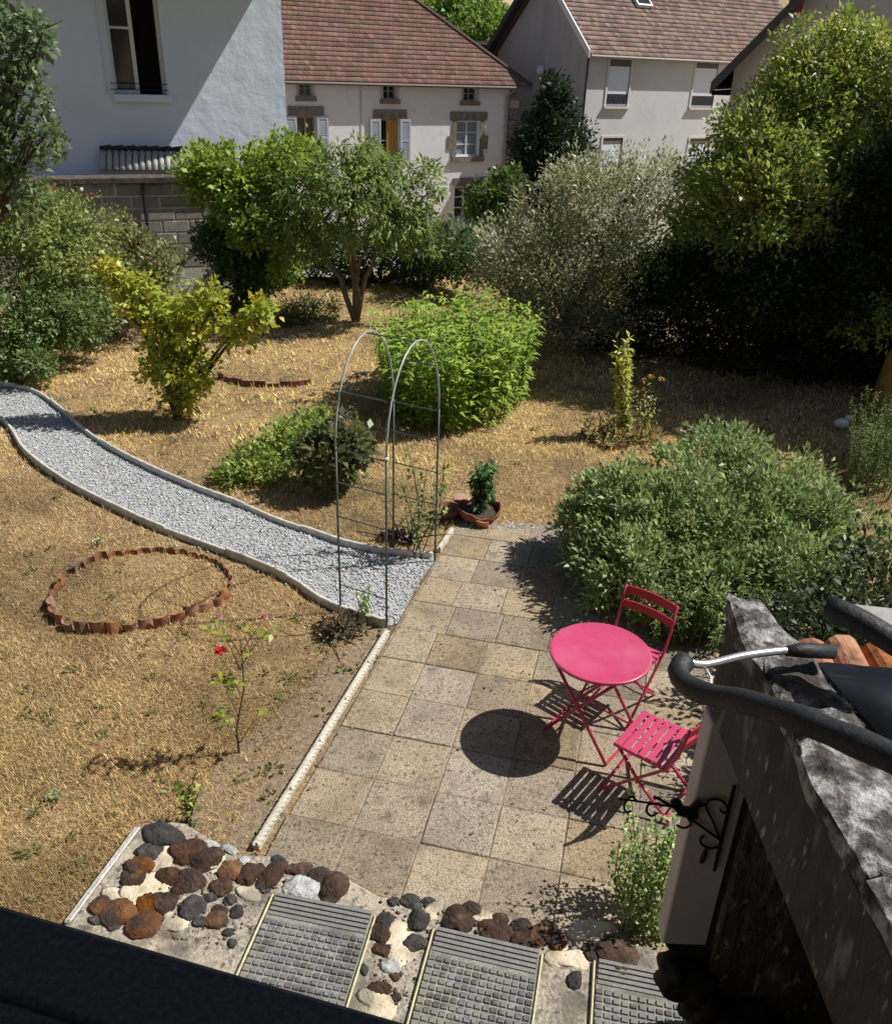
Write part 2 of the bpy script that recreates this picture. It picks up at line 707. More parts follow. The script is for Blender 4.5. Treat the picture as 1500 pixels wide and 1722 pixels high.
def pebbles(x, y, z, r, cols):
    n = len(x)
    o = np.array([(1, 0, 0), (0, 1, 0), (-1, 0, 0), (0, -1, 0), (0, 0, 0.8), (0, 0, -0.5)], dtype=float)
    fc = np.array([(0, 1, 4), (1, 2, 4), (2, 3, 4), (3, 0, 4), (1, 0, 5), (2, 1, 5), (3, 2, 5), (0, 3, 5)])
    a = rng.uniform(0, 6.28, n)
    R = r.reshape(-1, 1, 1)
    V = o[None] * R * rng.uniform(0.6, 1.25, (n, 6, 1))
    ca, sa = np.cos(a)[:, None], np.sin(a)[:, None]
    X = V[:, :, 0] * ca - V[:, :, 1] * sa
    Y = V[:, :, 0] * sa + V[:, :, 1] * ca
    V = np.stack([X + x[:, None], Y + y[:, None], V[:, :, 2] + z], 2).reshape(-1, 3)
    Fc = (fc[None] + (np.arange(n) * 6)[:, None, None]).reshape(-1, 3)
    return V, Fc, np.repeat(cols, 6, axis=0)


gx, gy = scatter_poly(PATHPOLY, 42000)
px2, py2 = scatter_poly(PATCHPOLY, 1500)
sx_, sy_ = [], []
for q in farE + nearE:
    for _ in range(5):
        sx_.append(q.x + random.gauss(0, 0.10))
        sy_.append(q.y + random.gauss(0, 0.10))
gx, gy = np.concatenate([gx, px2, sx_]), np.concatenate([gy, py2, sy_])
pk = pebbles(gx, gy, 0.012, rng.uniform(0.007, 0.017, len(gx)),
             pick([(0.50, 0.51, 0.53), (0.36, 0.37, 0.39), (0.66, 0.67, 0.69), (0.24, 0.25, 0.26), (0.58, 0.57, 0.54)], len(gx), 0.15))
g = link('loose_gravel', np_mesh('loose_gravel', *pk), PLAIN)
tag(g, 'pale grey loose gravel covering the curved garden path', 'gravel')
kind(g, 'stuff')

# ---- path edging: two runs of narrow concrete strips
EDGE = mat('concrete_edge', [(0.3, (0.42, 0.40, 0.36)), (0.7, (0.74, 0.72, 0.67))], scale=12, bump=0.4, bscale=80, rough=0.9)


def edging(name, label, line, step=5, w=0.030, h=0.075):
    t = thing(name, label, 'path edging', (line[0].x, line[0].y, 0), 'strips edging the gravel path')
    for i in range(0, len(line) - 1, step):
        seg = line[i:i + step + 1]
        if len(seg) < 2:
            continue
        mb = MB()
        vs = []
        dz = random.uniform(-0.012, 0.012)
        for j, p in enumerate(seg):
            a, b = line[max(0, i + j - 1)], line[min(len(line) - 1, i + j + 1)]
            d = (b - a).normalized()
            n = Vector((-d.y, d.x, 0))
            q = Vector((p.x, p.y, 0)) + (d * 0.004 if j == 0 else (-d * 0.004 if j == len(seg) - 1 else Vector((0, 0, 0))))
            vs += [q + n * w / 2 - Vector((0, 0, 0.03)), q - n * w / 2 - Vector((0, 0, 0.03)), q - n * w / 2 + Vector((0, 0, h + dz)), q + n * w / 2 + Vector((0, 0, h + dz))]
        fs = [(0, 1, 2, 3)]
        m = len(seg)
        for j in range(m - 1):
            for k in range(4):
                k2 = (k + 1) % 4
                fs.append((4 * j + k, 4 * (j + 1) + k, 4 * (j + 1) + k2, 4 * j + k2))
        fs.append(tuple(4 * (m - 1) + k for k in (3, 2, 1, 0)))
        mb.add(vs, fs).build('edging_strip', EDGE, t, bevel=0.006)
    return t


edging('path_edging', 'pale concrete strip along the upper side of the gravel path', farE)
edging('path_edging', 'pale concrete strip along the lower side of the gravel path, beside the tile ring lawn', nearE)

# ---- patio: rotated grid of slabs
A0 = G(593, 1397)
ang = math.atan2((G(822, 1447) - G(593, 1397)).y, (G(822, 1447) - G(593, 1397)).x)
U = Vector((math.cos(ang), math.sin(ang), 0))
Wd = Vector((-math.sin(ang), math.cos(ang), 0))
S = 0.418
SLAB = mat('exposed_aggregate_slab', [(0.27, (0.104, 0.080, 0.058)), (0.40, (0.270, 0.215, 0.153)), (0.52, (0.426, 0.350, 0.251)), (0.64, (0.572, 0.485, 0.358)), (0.78, (0.728, 0.635, 0.484))],
           scale=95, bump=1.0, bscale=100, rough=0.95, spec=0.12, rand=0.21, dist=0.014, detail=4,
           noise2=[(2.6, (0.239, 0.190, 0.140), 0.44, 0.86), (1.1, (0.541, 0.430, 0.270), 0.55, 0.80), (8.0, (0.177, 0.140, 0.102), 0.54, 0.80), (36.0, (0.135, 0.105, 0.079), 0.54, 0.72)])
BED = mat('joint_sand', [(0.3, (0.13, 0.105, 0.075)), (0.5, (0.26, 0.215, 0.155)), (0.7, (0.38, 0.31, 0.23))], scale=14, bump=0.8, rough=1.0)
# kerb line in patio coordinates
K0, K1, K2 = G(430, 1432), G(650, 1066), G(752, 900)
patio_poly = [tuple(p)[:2] for p in (K0 + U * 0.09 - Wd * 0.25, K1 + U * 0.05, K2 + U * 0.04, G(760, 888), G(850, 880), G(960, 884), G(1090, 870), G(1300, 1000), G(1460, 1250), G(1500, 1500), G(1300, 1720), G(700, 1720), G(420, 1500))]
bedm = MB().add([(x, y, 0.0145) for x, y in patio_poly], [tuple(range(len(patio_poly)))]).mesh('patio')
bm = bmesh.new()
bm.from_mesh(bedm)
bmesh.ops.triangulate(bm, faces=bm.faces[:])
for f in bm.faces:
    if f.normal.z < 0:
        f.normal_flip()
bm.to_mesh(bedm)
bm.free()
patio = kind(link('patio', bedm, BED), 'structure')

slab_meshes = []
for vi in range(9):
    rr = random.Random(vi)
    e = 0.0035
    h = S / 2 - e
    j = lambda: rr.uniform(-0.003, 0.003)
    cs = [(-h + j(), -h + j()), (h + j(), -h + j()), (h + j(), h + j()), (-h + j(), h + j())]
    mb = MB().hexa([(x, y, -0.03) for x, y in cs] + [(x, y, 0.022) for x, y in cs])
    me = mb.mesh('slab', bevel=0.005, seg=1)
    me.materials.append(SLAB)
    slab_meshes.append(me)
def clip_half(pl, p, n):
    """keep the part of polygon pl on the side of the line through p that n points to"""
    out = []
    for i in range(len(pl)):
        a, b = pl[i], pl[(i + 1) % len(pl)]
        da, db = (a - p).dot(n), (b - p).dot(n)
        if da >= 0:
            out.append(a)
        if (da >= 0) != (db >= 0):
            out.append(a + (b - a) * (da / (da - db)))
    return out


kd = (K1 - K0).normalized()
kn = Vector((kd.y, -kd.x, 0))
kd2 = (K2 - K1).normalized()
kn2 = Vector((kd2.y, -kd2.x, 0))
PE0, PE1 = G(748, 893), G(960, 893)
pe = (PE1 - PE0).normalized()
pn = Vector((pe.y, -pe.x, 0))
for r in range(-4, 14):
    shift = 0.0
    if r >= 4:
        shift = [0.0, 0.14, 0.05, 0.21, 0.3, 0.12, 0.27, 0.02, 0.17, 0.25][r - 4]
    for c in range(-5, 10):
        p = A0 + U * ((c + 0.5) * S + shift * S) + Wd * ((r + 0.5) * S)
        if p.y < 2.25 or p.x > 3.0 or p.y > 8.4 or (p.x > 1.9 and p.y > 6.3):
            continue
        h = S / 2 - 0.004
        sq = [p - U * h - Wd * h, p + U * h - Wd * h, p + U * h + Wd * h, p - U * h + Wd * h]
        cl = clip_half(sq, K0 + kn * 0.075, kn)
        if p.y > 5.0:
            cl = clip_half(cl, K1 + kn2 * 0.05, kn2)
        cl = clip_half(cl, PE0, pn)
        ar = abs(sum(cl[i].x * cl[(i + 1) % len(cl)].y - cl[(i + 1) % len(cl)].x * cl[i].y for i in range(len(cl)))) / 2 if len(cl) > 2 else 0
        if ar < 0.012:
            continue
        if ar > 0.97 * 4 * h * h:
            o = link('slab', random.choice(slab_meshes), None, patio, (p.x, p.y, 0.0))
            o.rotation_euler = (random.uniform(-0.006, 0.006), random.uniform(-0.006, 0.006), ang + random.uniform(-0.008, 0.008) + random.choice([0, math.pi / 2, math.pi]))
        else:
            me = MB().prism([(q.x - p.x, q.y - p.y) for q in cl], -0.03, 0.022).mesh('slab', bevel=0.004)
            o = link('slab', me, SLAB, patio, (p.x, p.y, 0.0))
        o.location.z = random.uniform(-0.004, 0.004)

# ---- rope-topped kerb along the patio
ROPE = mat('rope_kerb_stone', [(0.3, (0.44, 0.40, 0.33)), (0.7, (0.70, 0.66, 0.57))], scale=14, bump=0.5, bscale=70, rough=0.95, rand=0.08)


def rope_kerb(name, label, P, Q, n):
    t = thing(name, label, 'kerb', (P.x, P.y, 0), 'rope-topped kerbs of the patio')
    d = (Q - P)
    L = d.length
    d = d / L
    nn = Vector((-d.y, d.x, 0))
    for i in range(n):
        a, b = P + d * (L * i / n + 0.004), P + d * (L * (i + 1) / n - 0.004)
        mb = MB()
        mb.box((a + b) / 2 + Vector((0, 0, 0.0)), ((b - a).length, 0.044, 0.08), (d, nn, Vector((0, 0, 1))))
        # twisted cord on top: two strands winding round one another
        l = (b - a).length
        K = int(l / 0.011)
        for s in (0, 1, 2):
            pts = []
            for k in range(K + 1):
                u = k / K * l
                an = u / 0.115 * 2 * math.pi + s * 2 * math.pi / 3
                pts.append(a + d * u + nn * (math.cos(an) * 0.012) + Vector((0, 0, 0.040 + math.sin(an) * 0.012)))
            mb.tube(pts, 0.0152, 7)
        mb.build('kerb_piece', ROPE, t, smooth='auto')
    return t


rope_kerb('rope_kerb', 'long pale twisted-rope kerb between dry lawn and paving slabs', G(430, 1432), G(651, 1068), 5)
rope_kerb('rope_kerb', 'short piece of pale twisted-rope kerb behind the garden arch', G(737, 930), G(760, 896), 1)

# ---- dry grass blades (stuff)
PIT = [tuple(p)[:2] for p in (G(118, 1548), G(240, 1380), G(400, 1438), G(640, 1500), G(900, 1800), G(0, 1800))]


SOILPOLY = [tuple(G(*p))[:2] for p in ((300, 1400), (330, 1340), (385, 1265), (450, 1215), (520, 1150), (560, 1100), (655, 1062), (430, 1440))]


def blades(n, ylo, yhi, hmin, hmax, cols, flatness=1.0, w=0.0017, seedpatch=None):
    y = ylo * (yhi / ylo) ** rng.random(n)
    half = 0.62 * y + 0.4
    x = rng.uniform(-1, 1, n) * half
    bad = in_poly(x, y, PATHPOLY) | in_poly(x, y, patio_poly) | in_poly(x, y, PIT)
    # bare soil near the kerb and scattered thin spots
    th = np.sin(x * 2.3 + 1.3) * np.sin(y * 1.9 + 0.6) + 0.5 * np.sin(x * 5.1 - y * 3.3)
    ke = np.abs((x - K0.x) - (y - K0.y) * (K1.x - K0.x) / (K1.y - K0.y))
    thin = (th > 0.9) & (rng.random(n) < 0.6)
    thin |= (ke < 0.2) & (y < 5.9) & (rng.random(n) < 0.85)
    thin |= in_poly(x + 0.05 * np.sin(y * 17), y + 0.05 * np.sin(x * 19), SOILPOLY) & (rng.random(n) < 0.45)
    for q in nearE[::2]:
        thin |= ((x - q.x) ** 2 + (y - q.y) ** 2 < 0.10 ** 2)
    ok = ~(bad | thin)
    x, y = x[ok], y[ok]
    n = len(x)
    a = rng.uniform(0, 6.28, n)
    h = rng.uniform(hmin, hmax, n)
    lean = np.abs(rng.normal(0.9, 0.5, n)) * flatness
    tip = np.stack([x + np.cos(a) * h * np.sin(np.clip(lean, 0, 1.5)), y + np.sin(a) * h * np.sin(np.clip(lean, 0, 1.5)), 0.004 + h * np.cos(np.clip(lean, 0, 1.5))], 1)
    b = a + math.pi / 2
    ww = w * rng.uniform(0.6, 1.5, n) * (0.7 + y / 9)
    l = np.stack([x + np.cos(b) * ww, y + np.sin(b) * ww, np.full(n, 0.002)], 1)
    r = np.stack([x - np.cos(b) * ww, y - np.sin(b) * ww, np.full(n, 0.002)], 1)
    V = np.stack([l, r, tip], 1).reshape(-1, 3)
    Fc = np.arange(n * 3).reshape(n, 3)
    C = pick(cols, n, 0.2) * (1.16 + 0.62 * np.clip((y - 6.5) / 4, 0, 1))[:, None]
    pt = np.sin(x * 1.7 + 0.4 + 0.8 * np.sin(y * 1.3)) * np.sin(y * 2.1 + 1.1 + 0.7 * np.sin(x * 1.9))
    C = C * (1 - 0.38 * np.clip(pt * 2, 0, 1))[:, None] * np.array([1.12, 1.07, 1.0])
    g = np.sin(x * 1.1 + 2) * np.sin(y * 0.9 + 1) + 0.4 * np.sin(3.1 * x + 2.2 * y)
    gm = (g > 0.8) & (rng.random(n) < 0.2)
    C[gm] = pick([(0.20, 0.22, 0.06), (0.26, 0.25, 0.08)], int(gm.sum()), 0.2)
    return V, Fc, np.repeat(C, 3, axis=0)


STR = [(0.58, 0.45, 0.24), (0.46, 0.34, 0.17), (0.66, 0.54, 0.31), (0.36, 0.25, 0.13), (0.26, 0.17, 0.09), (0.52, 0.39, 0.20), (0.40, 0.33, 0.16), (0.32, 0.20, 0.11)]
sp_pts = resample([Vector((x, y, 0.005)) for x, y in SOILPOLY + SOILPOLY[:1]], 0.06)[:-1]
sp_pts = [p + Vector((random.uniform(-0.03, 0.03), random.uniform(-0.03, 0.03), 0)) for p in sp_pts]
me = MB().add(sp_pts, [tuple(range(len(sp_pts)))]).mesh('bare_soil')
bm = bmesh.new()
bm.from_mesh(me)
bmesh.ops.triangulate(bm, faces=bm.faces[:])
for f in bm.faces:
    if f.normal.z < 0:
        f.normal_flip()
bm.to_mesh(me)
bm.free()
kind(link('bare_soil', me, SOIL), 'structure')
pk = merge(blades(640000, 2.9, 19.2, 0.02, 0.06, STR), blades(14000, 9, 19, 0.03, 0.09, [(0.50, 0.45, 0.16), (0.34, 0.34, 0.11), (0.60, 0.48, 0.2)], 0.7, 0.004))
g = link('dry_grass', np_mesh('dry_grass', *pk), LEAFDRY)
tag(g, 'short straw-coloured dry grass covering the lawn', 'grass')
kind(g, 'stuff')

# ---- flat green weeds and dead leaves scattered over lawn and paving (stuff)
PP, AA, NN, CC, LL_ = [], [], [], [], []
for i in range(420):
    y = 3.1 * (18.5 / 3.1) ** random.random()
    x = random.uniform(-1, 1) * (0.6 * y + 0.3)
    xa, ya = np.array([x]), np.array([y])
    if in_poly(xa, ya, PATHPOLY)[0] or in_poly(xa, ya, patio_poly)[0] or in_poly(xa, ya, PIT)[0]:
        continue
    n = random.randint(5, 14)
    a = rng.uniform(0, 6.28, n)
    r = random.uniform(0.01, 0.06)
    PP.append(np.stack([x + np.cos(a) * r * rng.random(n), y + np.sin(a) * r * rng.random(n), np.full(n, 0.012)], 1))
    AA.append(np.stack([np.cos(a), np.sin(a), rng.uniform(0.0, 0.7, n)], 1))
    NN.append(np.tile(np.array([0, 0, 1.0]), (n, 1)) + 0.3 * rand_dir(n))
    CC.append(pick([(0.10, 0.14, 0.045), (0.15, 0.17, 0.06), (0.20, 0.21, 0.08)], n))
    LL_.append(rng.uniform(0.02, 0.055, n))
n = 2600
y = 2.9 * (18.0 / 2.9) ** rng.random(n)
x = rng.uniform(-1, 1, n) * (0.6 * y + 0.3)
onp = in_poly(x, y, patio_poly) & (rng.random(n) < 0.75)
x, y, onp = x[~onp], y[~onp], in_poly(x, y, patio_poly)[~onp]
n = len(x)
PP.append(np.stack([x, y, np.where(onp, 0.030, 0.025)], 1))
AA.append(rand_dir(n) * np.array([1, 1, 0.25]))
NN.append(np.tile(np.array([0, 0, 1.0]), (n, 1)) + 0.4 * rand_dir(n))
CC.append(pick([(0.22, 0.13, 0.06), (0.13, 0.075, 0.04), (0.36, 0.25, 0.12), (0.48, 0.40, 0.25)], n))
LL_.append(rng.uniform(0.012, 0.04, n))
PP, AA, NN, CC, LL_ = map(np.concatenate, (PP, AA, NN, CC, LL_))
pk = leaves(PP, AA, NN, LL_, LL_ * 0.5, CC, droop=0.05)
g = link('ground_litter', np_mesh('ground_litter', *pk), LEAF)
tag(g, 'tiny green weeds and dead leaves scattered over lawn and paving', 'leaf litter')
kind(g, 'stuff')
# ================================================================== HOUSES
GLASS = flat('window_glass', (0.02, 0.025, 0.03), rough=0.06, spec=0.6)
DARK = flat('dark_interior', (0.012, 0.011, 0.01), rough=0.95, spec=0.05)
WHITEP = flat('white_paint', (0.72, 0.73, 0.74), rough=0.5, var=0.05)
BLUEP = flat('pale_blue_paint', (0.42, 0.47, 0.53), rough=0.6, var=0.08)
STONE = mat('grey_brown_stone', [(0.3, (0.14, 0.12, 0.10)), (0.7, (0.28, 0.24, 0.21))], scale=5, bump=0.5, bscale=30, rough=0.9)
TILE = leaf_mat('clay_roof_tile', trans=0.0, rough=0.85, spec=0.2)


def wall_holes(fc, s0, s1, z0, z1, holes, depth, mb):
    """front wall face at d=0 with rectangular openings and their reveals"""
    ss = sorted(set([s0, s1] + [h[0] for h in holes] + [h[1] for h in holes]))
    zs = sorted(set([z0, z1] + [h[2] for h in holes] + [h[3] for h in holes]))
    for a, b in zip(ss, ss[1:]):
        for c, d in zip(zs, zs[1:]):
            m, n = (a + b) / 2, (c + d) / 2
            if any(h[0] < m < h[1] and h[2] < n < h[3] for h in holes):
                continue
            mb.add([fc.w(a, c), fc.w(b, c), fc.w(b, d), fc.w(a, d)], [(0, 1, 2, 3)])
    for (a, b, c, d) in holes:
        f, k = 0.0, -depth
        mb.add([fc.w(a, c, f), fc.w(b, c, f), fc.w(b, c, k), fc.w(a, c, k)], [(0, 1, 2, 3)])
        mb.add([fc.w(a, d, f), fc.w(b, d, f), fc.w(b, d, k), fc.w(a, d, k)], [(3, 2, 1, 0)])
        mb.add([fc.w(a, c, f), fc.w(a, d, f), fc.w(a, d, k), fc.w(a, c, k)], [(3, 2, 1, 0)])
        mb.add([fc.w(b, c, f), fc.w(b, d, f), fc.w(b, d, k), fc.w(b, c, k)], [(0, 1, 2, 3)])
    return mb


def body_rest(fc, s0, s1, z0, z1, D, mb, gable=None):
    """the two sides and the back of a house (D deep); gable: extra height in the middle of the sides"""
    for s, fl in ((s0, 0), (s1, 1)):
        pts = [fc.w(s, z0, 0), fc.w(s, z0, -D), fc.w(s, z1, -D)]
        if gable:
            pts.append(fc.w(s, z1 + gable, -D / 2))
        pts.append(fc.w(s, z1, 0))
        mb.add(pts, [tuple(range(len(pts)))[::-1] if not fl else tuple(range(len(pts)))])
    mb.add([fc.w(s0, z0, -D), fc.w(s1, z0, -D), fc.w(s1, z1, -D), fc.w(s0, z1, -D)], [(3, 2, 1, 0)])
    return mb


def casement(root, fc, h, depth=0.16, fr=0.055, cols=2, rows=3, fmat=None, gmat=None, name='window', label=None):
    s0, s1, z0, z1 = h
    mb = MB()
    d0, d1 = -depth, -depth + 0.05
    mb.wall(fc, s0, s1, z0, z0 + fr, d0, d1).wall(fc, s0, s1, z1 - fr, z1, d0, d1)
    for k in range(cols + 1):
        c = s0 + (s1 - s0) * k / cols
        a, b = max(s0, c - fr / 2 - (fr / 2 if k in (0, cols) else 0)), min(s1, c + fr / 2 + (fr / 2 if k in (0, cols) else 0))
        mb.wall(fc, a, b, z0 + fr, z1 - fr, d0, d1)
    for r in range(1, rows):
        z = z0 + (z1 - z0) * r / rows
        mb.wall(fc, s0 + fr, s1 - fr, z - 0.02, z + 0.02, d0 + 0.01, d1 - 0.006)
    w = mb.build(name, fmat or WHITEP, root)
    if label:
        w['label'] = label
    MB().wall(fc, s0, s1, z0, z1, d0 - 0.03, d0 - 0.01).build('pane', gmat or GLASS, w)
    return w


def shutter(root, fc, s0, s1, z0, z1, d=0.03, m=None):
    mb = MB()
    mb.wall(fc, s0, s1, z0, z1, d, d + 0.03)
    for a, b, c, e in ((s0, s1, z0, z0 + 0.1), (s0, s1, z1 - 0.1, z1), (s0, s0 + 0.08, z0 + 0.1, z1 - 0.1), (s1 - 0.08, s1, z0 + 0.1, z1 - 0.1), (s0 + 0.08, s1 - 0.08, (z0 + z1) / 2 - 0.04, (z0 + z1) / 2 + 0.04)):
        mb.wall(fc, a, b, c, e, d + 0.03, d + 0.05)
    z = z0 + 0.14
    while z < z1 - 0.16:
        if abs(z - (z0 + z1) / 2) > 0.07:
            mb.wall(fc, s0 + 0.08, s1 - 0.08, z, z + 0.035, d + 0.03, d + 0.04)
        z += 0.07
    return mb.build('shutter', m or BLUEP, root)


def tiled_slope(name, parent, E0, E1, up, rows_len, cols, tw=0.21, tl=0.25, clip=None, lip=0.035):
    """courses of single tiles on a roof slope. clip(t) -> (lo, hi) along the eave at distance t up the slope"""
    E0, E1, up = Vector(E0), Vector(E1), Vector(up).normalized()
    L = (E1 - E0).length
    e = (E1 - E0) / L
    nrm = e.cross(up).normalized()
    if nrm.z < 0:
        nrm = -nrm
    V, Fc, C = [], [], []
    nr = int(rows_len / tl)
    for r in range(nr):
        t0, t1 = r * tl, (r + 1) * tl + 0.03
        lo, hi = clip(t0 + tl / 2) if clip else (0, L)
        n = max(1, int((hi - lo) / tw))
        off = (r % 2) * tw / 2
        cc = pick(cols, n + 1, 0.08)
        rowc = 1 + 0.04 * rng.normal()
        for k in range(n + 1):
            a, b = lo + k * tw - off, lo + (k + 1) * tw - off - 0.012
            a, b = max(a, lo), min(b, hi)
            if b - a < 0.03:
                continue
            j = random.uniform(-0.006, 0.006)
            h0 = lip + j
            p = [E0 + e * a + up * t0 + nrm * h0, E0 + e * b + up * t0 + nrm * (lip - j), E0 + e * b + up * t1 + nrm * 0.002, E0 + e * a + up * t1 + nrm * 0.002,
                 E0 + e * a + up * t0 + nrm * 0.0, E0 + e * b + up * t0 + nrm * 0.0]
            bi = len(V)
            V += [tuple(q) for q in p]
            Fc += [(bi, bi + 1, bi + 2, bi + 3), (bi + 4, bi + 5, bi + 1, bi)]
            C += [cc[k] * rowc] * 6
    loc = np.array(ABS[parent.name])
    o = link(name, np_mesh(name, np.array(V) - loc, np.array(Fc), np.array(C)), TILE, parent, ABS[parent.name])
    kind(o, 'stuff')
    return o


BROWNTILE = [(0.195, 0.112, 0.09), (0.215, 0.126, 0.102), (0.175, 0.10, 0.082), (0.205, 0.12, 0.10), (0.235, 0.145, 0.12)]
DECK = flat('roof_deck', (0.12, 0.08, 0.06), rough=0.9)
RIDGE = flat('ridge_tile', (0.10, 0.065, 0.055), rough=0.9)
ZINC = flat('zinc_pipe', (0.30, 0.30, 0.31), rough=0.5, metal=0.4)

# ---------- white house at the left
fw = Face(at(330, 200, 18.0), 26)
cs, _ = fw.hit(478, 120)
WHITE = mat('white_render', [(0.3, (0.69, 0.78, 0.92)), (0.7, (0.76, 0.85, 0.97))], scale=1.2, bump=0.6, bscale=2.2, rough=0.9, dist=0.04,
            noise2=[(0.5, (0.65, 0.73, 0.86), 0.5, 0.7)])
_, ze = fw.hit(473, -95)
wl, wt = fw.hit(176, 0)
wr, _ = fw.hit(273, 80)
_, wb = fw.hit(235, 158)
wt = wb + 2.15
wl = fw.hit(183, 80)[0]
t = thing('white_house', 'white rendered house with a tall open window, half in shade', 'house', fw.w(cs, -0.5))
mb = wall_holes(fw, cs - 14, cs, -0.5, ze, [(wl, wr, wb, wt)], 0.28, MB())
body_rest(fw, cs - 14, cs, -0.5, ze, 8, mb, 3.0)
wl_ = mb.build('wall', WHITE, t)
# roof with a deep overhang
mb = MB()
ov = 1.25
mb.slab3([fw.w(cs - 14.3, ze - 0.25, ov), fw.w(cs + 0.5, ze - 0.25, ov), fw.w(cs + 0.5, ze + 3.0, -4), fw.w(cs - 14.3, ze + 3.0, -4)], (0, 0, 0.14))
mb.slab3([fw.w(cs - 14.3, ze - 0.25, -8 - ov), fw.w(cs + 0.5, ze - 0.25, -8 - ov), fw.w(cs + 0.5, ze + 3.0, -4.01), fw.w(cs - 14.3, ze + 3.0, -4.01)], (0, 0, 0.14))
mb.build('roof', flat('red_roof', (0.3, 0.15, 0.11), rough=0.9), t)
# window: left casement closed, right one open on a black room
sm = wl + (wr - wl) * 0.5
w = casement(t, fw, (wl, sm, wb, wt), depth=0.2, fr=0.07, cols=1, rows=2, fmat=WHITEP)
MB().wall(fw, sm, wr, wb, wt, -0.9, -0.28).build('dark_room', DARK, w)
MB().wall(fw, wr - 0.05, wr, wb, wt, -0.24, -0.15).wall(fw, sm, wr - 0.05, wt - 0.05, wt, -0.24, -0.15).build('window_frame', WHITEP, w)
# open leaf swung inwards
MB().wall(fw, wl - 0.03, wr + 0.06, wb - 0.13, wb, -0.15, 0.09).build('sill', WHITE, w, bevel=0.01)
# surround: pale band left of the window
MB().wall(fw, wl - 0.13, wl - 0.002, wb, wt, 0.002, 0.035).build('window_surround', flat('pale_band', (0.60, 0.68, 0.78), var=0.04), w)
mb = MB()
for z in (0.06, 0.16):
    mb.tube([fw.w(wl - 0.06, wb + z + 0.02, 0.07), fw.w(wr + 0.02, wb + z + 0.02, 0.07)], 0.008, 5)
mb.build('guard_rail', BLACKIRON, w)

# ---------- garden wall of concrete blocks with a dark coping, tile-topped strip behind
BLOCK = mat('concrete_block', [(0.3, (0.27, 0.235, 0.21)), (0.7, (0.42, 0.375, 0.34))], scale=6, bump=0.5, bscale=40, rough=0.95, rand=0.12)
fb = Face(at(250, 330, 16.6), 24)
b0, bz1 = fb.hit(90, 303)
b1, _ = fb.hit(372, 308)
bz1 = fb.hit(230, 308)[1]
t = thing('block_wall', 'low wall of grey concrete blocks with pale joints and dark coping below the white house', 'wall', fb.w((b0 + b1) / 2, -0.2))
MB().wall(fb, b0 - 1.5, b1 + 0.2, -0.3, bz1, -0.2, -0.012).build('mortar_bed', flat('pale_joint', (0.66, 0.62, 0.55), var=0.1, bump=0.5), t)
BH, BW = 0.22, 0.5
r = 0
z = bz1 - BH
blk = {}
while z > 0.5:
    s = b0 - 1.5 + (r % 2) * BW / 2
    while s < b1 + 0.1:
        if 'm' not in blk:
            m_ = MB().box((0, 0, 0), (BW - 0.03, 0.12, BH - 0.03)).mesh('block', bevel=0.008)
            m_.materials.append(BLOCK)
            blk['m'] = m_
        o = link('block', blk['m'], None, t, fb.w(s + BW / 2, z + BH / 2, -0.062 + random.uniform(-0.004, 0.006)))
        o.rotation_euler.z = math.radians(24)
        s += BW
    z -= BH
    r += 1
mb = MB()
mb.slab3([fb.w(b0 - 1.6, bz1 + 0.002, 0.10), fb.w(b1 + 0.1, bz1 + 0.002, 0.10), fb.w(b1 + 0.1, bz1 + 0.002, -0.35), fb.w(b0 - 1.6, bz1 + 0.002, -0.35)], (0, 0, 0.12))
mb.build('coping', mat('dark_coping', [(0.3, (0.05, 0.04, 0.035)), (0.7, (0.15, 0.12, 0.10))], scale=8, bump=0.5), t, bevel=0.02)
MB().tube([fb.w(fb.hit(240, 320)[0], 0.5, 0.05), fb.w(fb.hit(240, 320)[0], bz1, 0.05)], 0.03, 8).build('post', flat('dark_post', (0.02, 0.02, 0.02)), t)
# tile strip standing against the white wall
ft = Face(at(235, 268, 17.1), 12)
t0s, tz1 = ft.hit(166, 255)
t1s, _ = ft.hit(308, 258)
_, tz0 = ft.hit(235, 284)
t = thing('tile_strip', 'short dark row of ridged roof tiles with pale ribs against the white house', 'roof tiles', ft.w(t0s, tz0))
n = 13
GTILE = flat('pale_ribbed_tile', (0.42, 0.42, 0.42), rough=0.8, bump=0.3)
for k in range(n):
    s = t0s + (t1s - t0s) * (k + 0.5) / n
    wd = (t1s - t0s) / n
    MB().tube([ft.w(s, tz0, 0.18), ft.w(s, tz1, -0.12)], wd * 0.46, 9).build('tile', GTILE, t, smooth=True)
MB().slab3([ft.w(t0s, tz0 - 0.03, 0.17), ft.w(t1s, tz0 - 0.03, 0.17), ft.w(t1s, tz1 - 0.03, -0.14), ft.w(t0s, tz1 - 0.03, -0.14)], (0, 0, -0.05)).build('backing', GTILE, t)
mb = MB()
for k in range(7):
    s = t0s + (t1s - t0s) * k / 7
    mb.tube([ft.w(s + 0.01, tz1 + 0.05, -0.12), ft.w(s + (t1s - t0s) / 7, tz1 + 0.07, -0.12)], [0.045, 0.052], 8)
mb.build('ridge', flat('black_ridge', (0.02, 0.02, 0.022)), t, smooth=True)
MB().wall(ft, t0s + 0.02, t1s - 0.02, bz1 + 0.13, tz0 - 0.03, -0.45, -0.05).build('base_wall', DARK, t)

# ---------- long house with brown tiled roof, behind the fruit tree
f2 = Face(at(670, 200, 36.0), 32)
r2 = f2.hit(854, 200)[0]
l2 = f2.hit(470, 150)[0] - 3.0
ze2 = f2.hit(670, 133)[1]
zb2 = -3.4


def rect(fc, x0, y0, x1, y1):
    a = fc.hit(x0, (y0 + y1) / 2)[0]
    b = fc.hit(x1, (y0 + y1) / 2)[0]
    c = fc.hit((x0 + x1) / 2, y1)[1]
    d = fc.hit((x0 + x1) / 2, y0)[1]
    return (a, b, c, d)


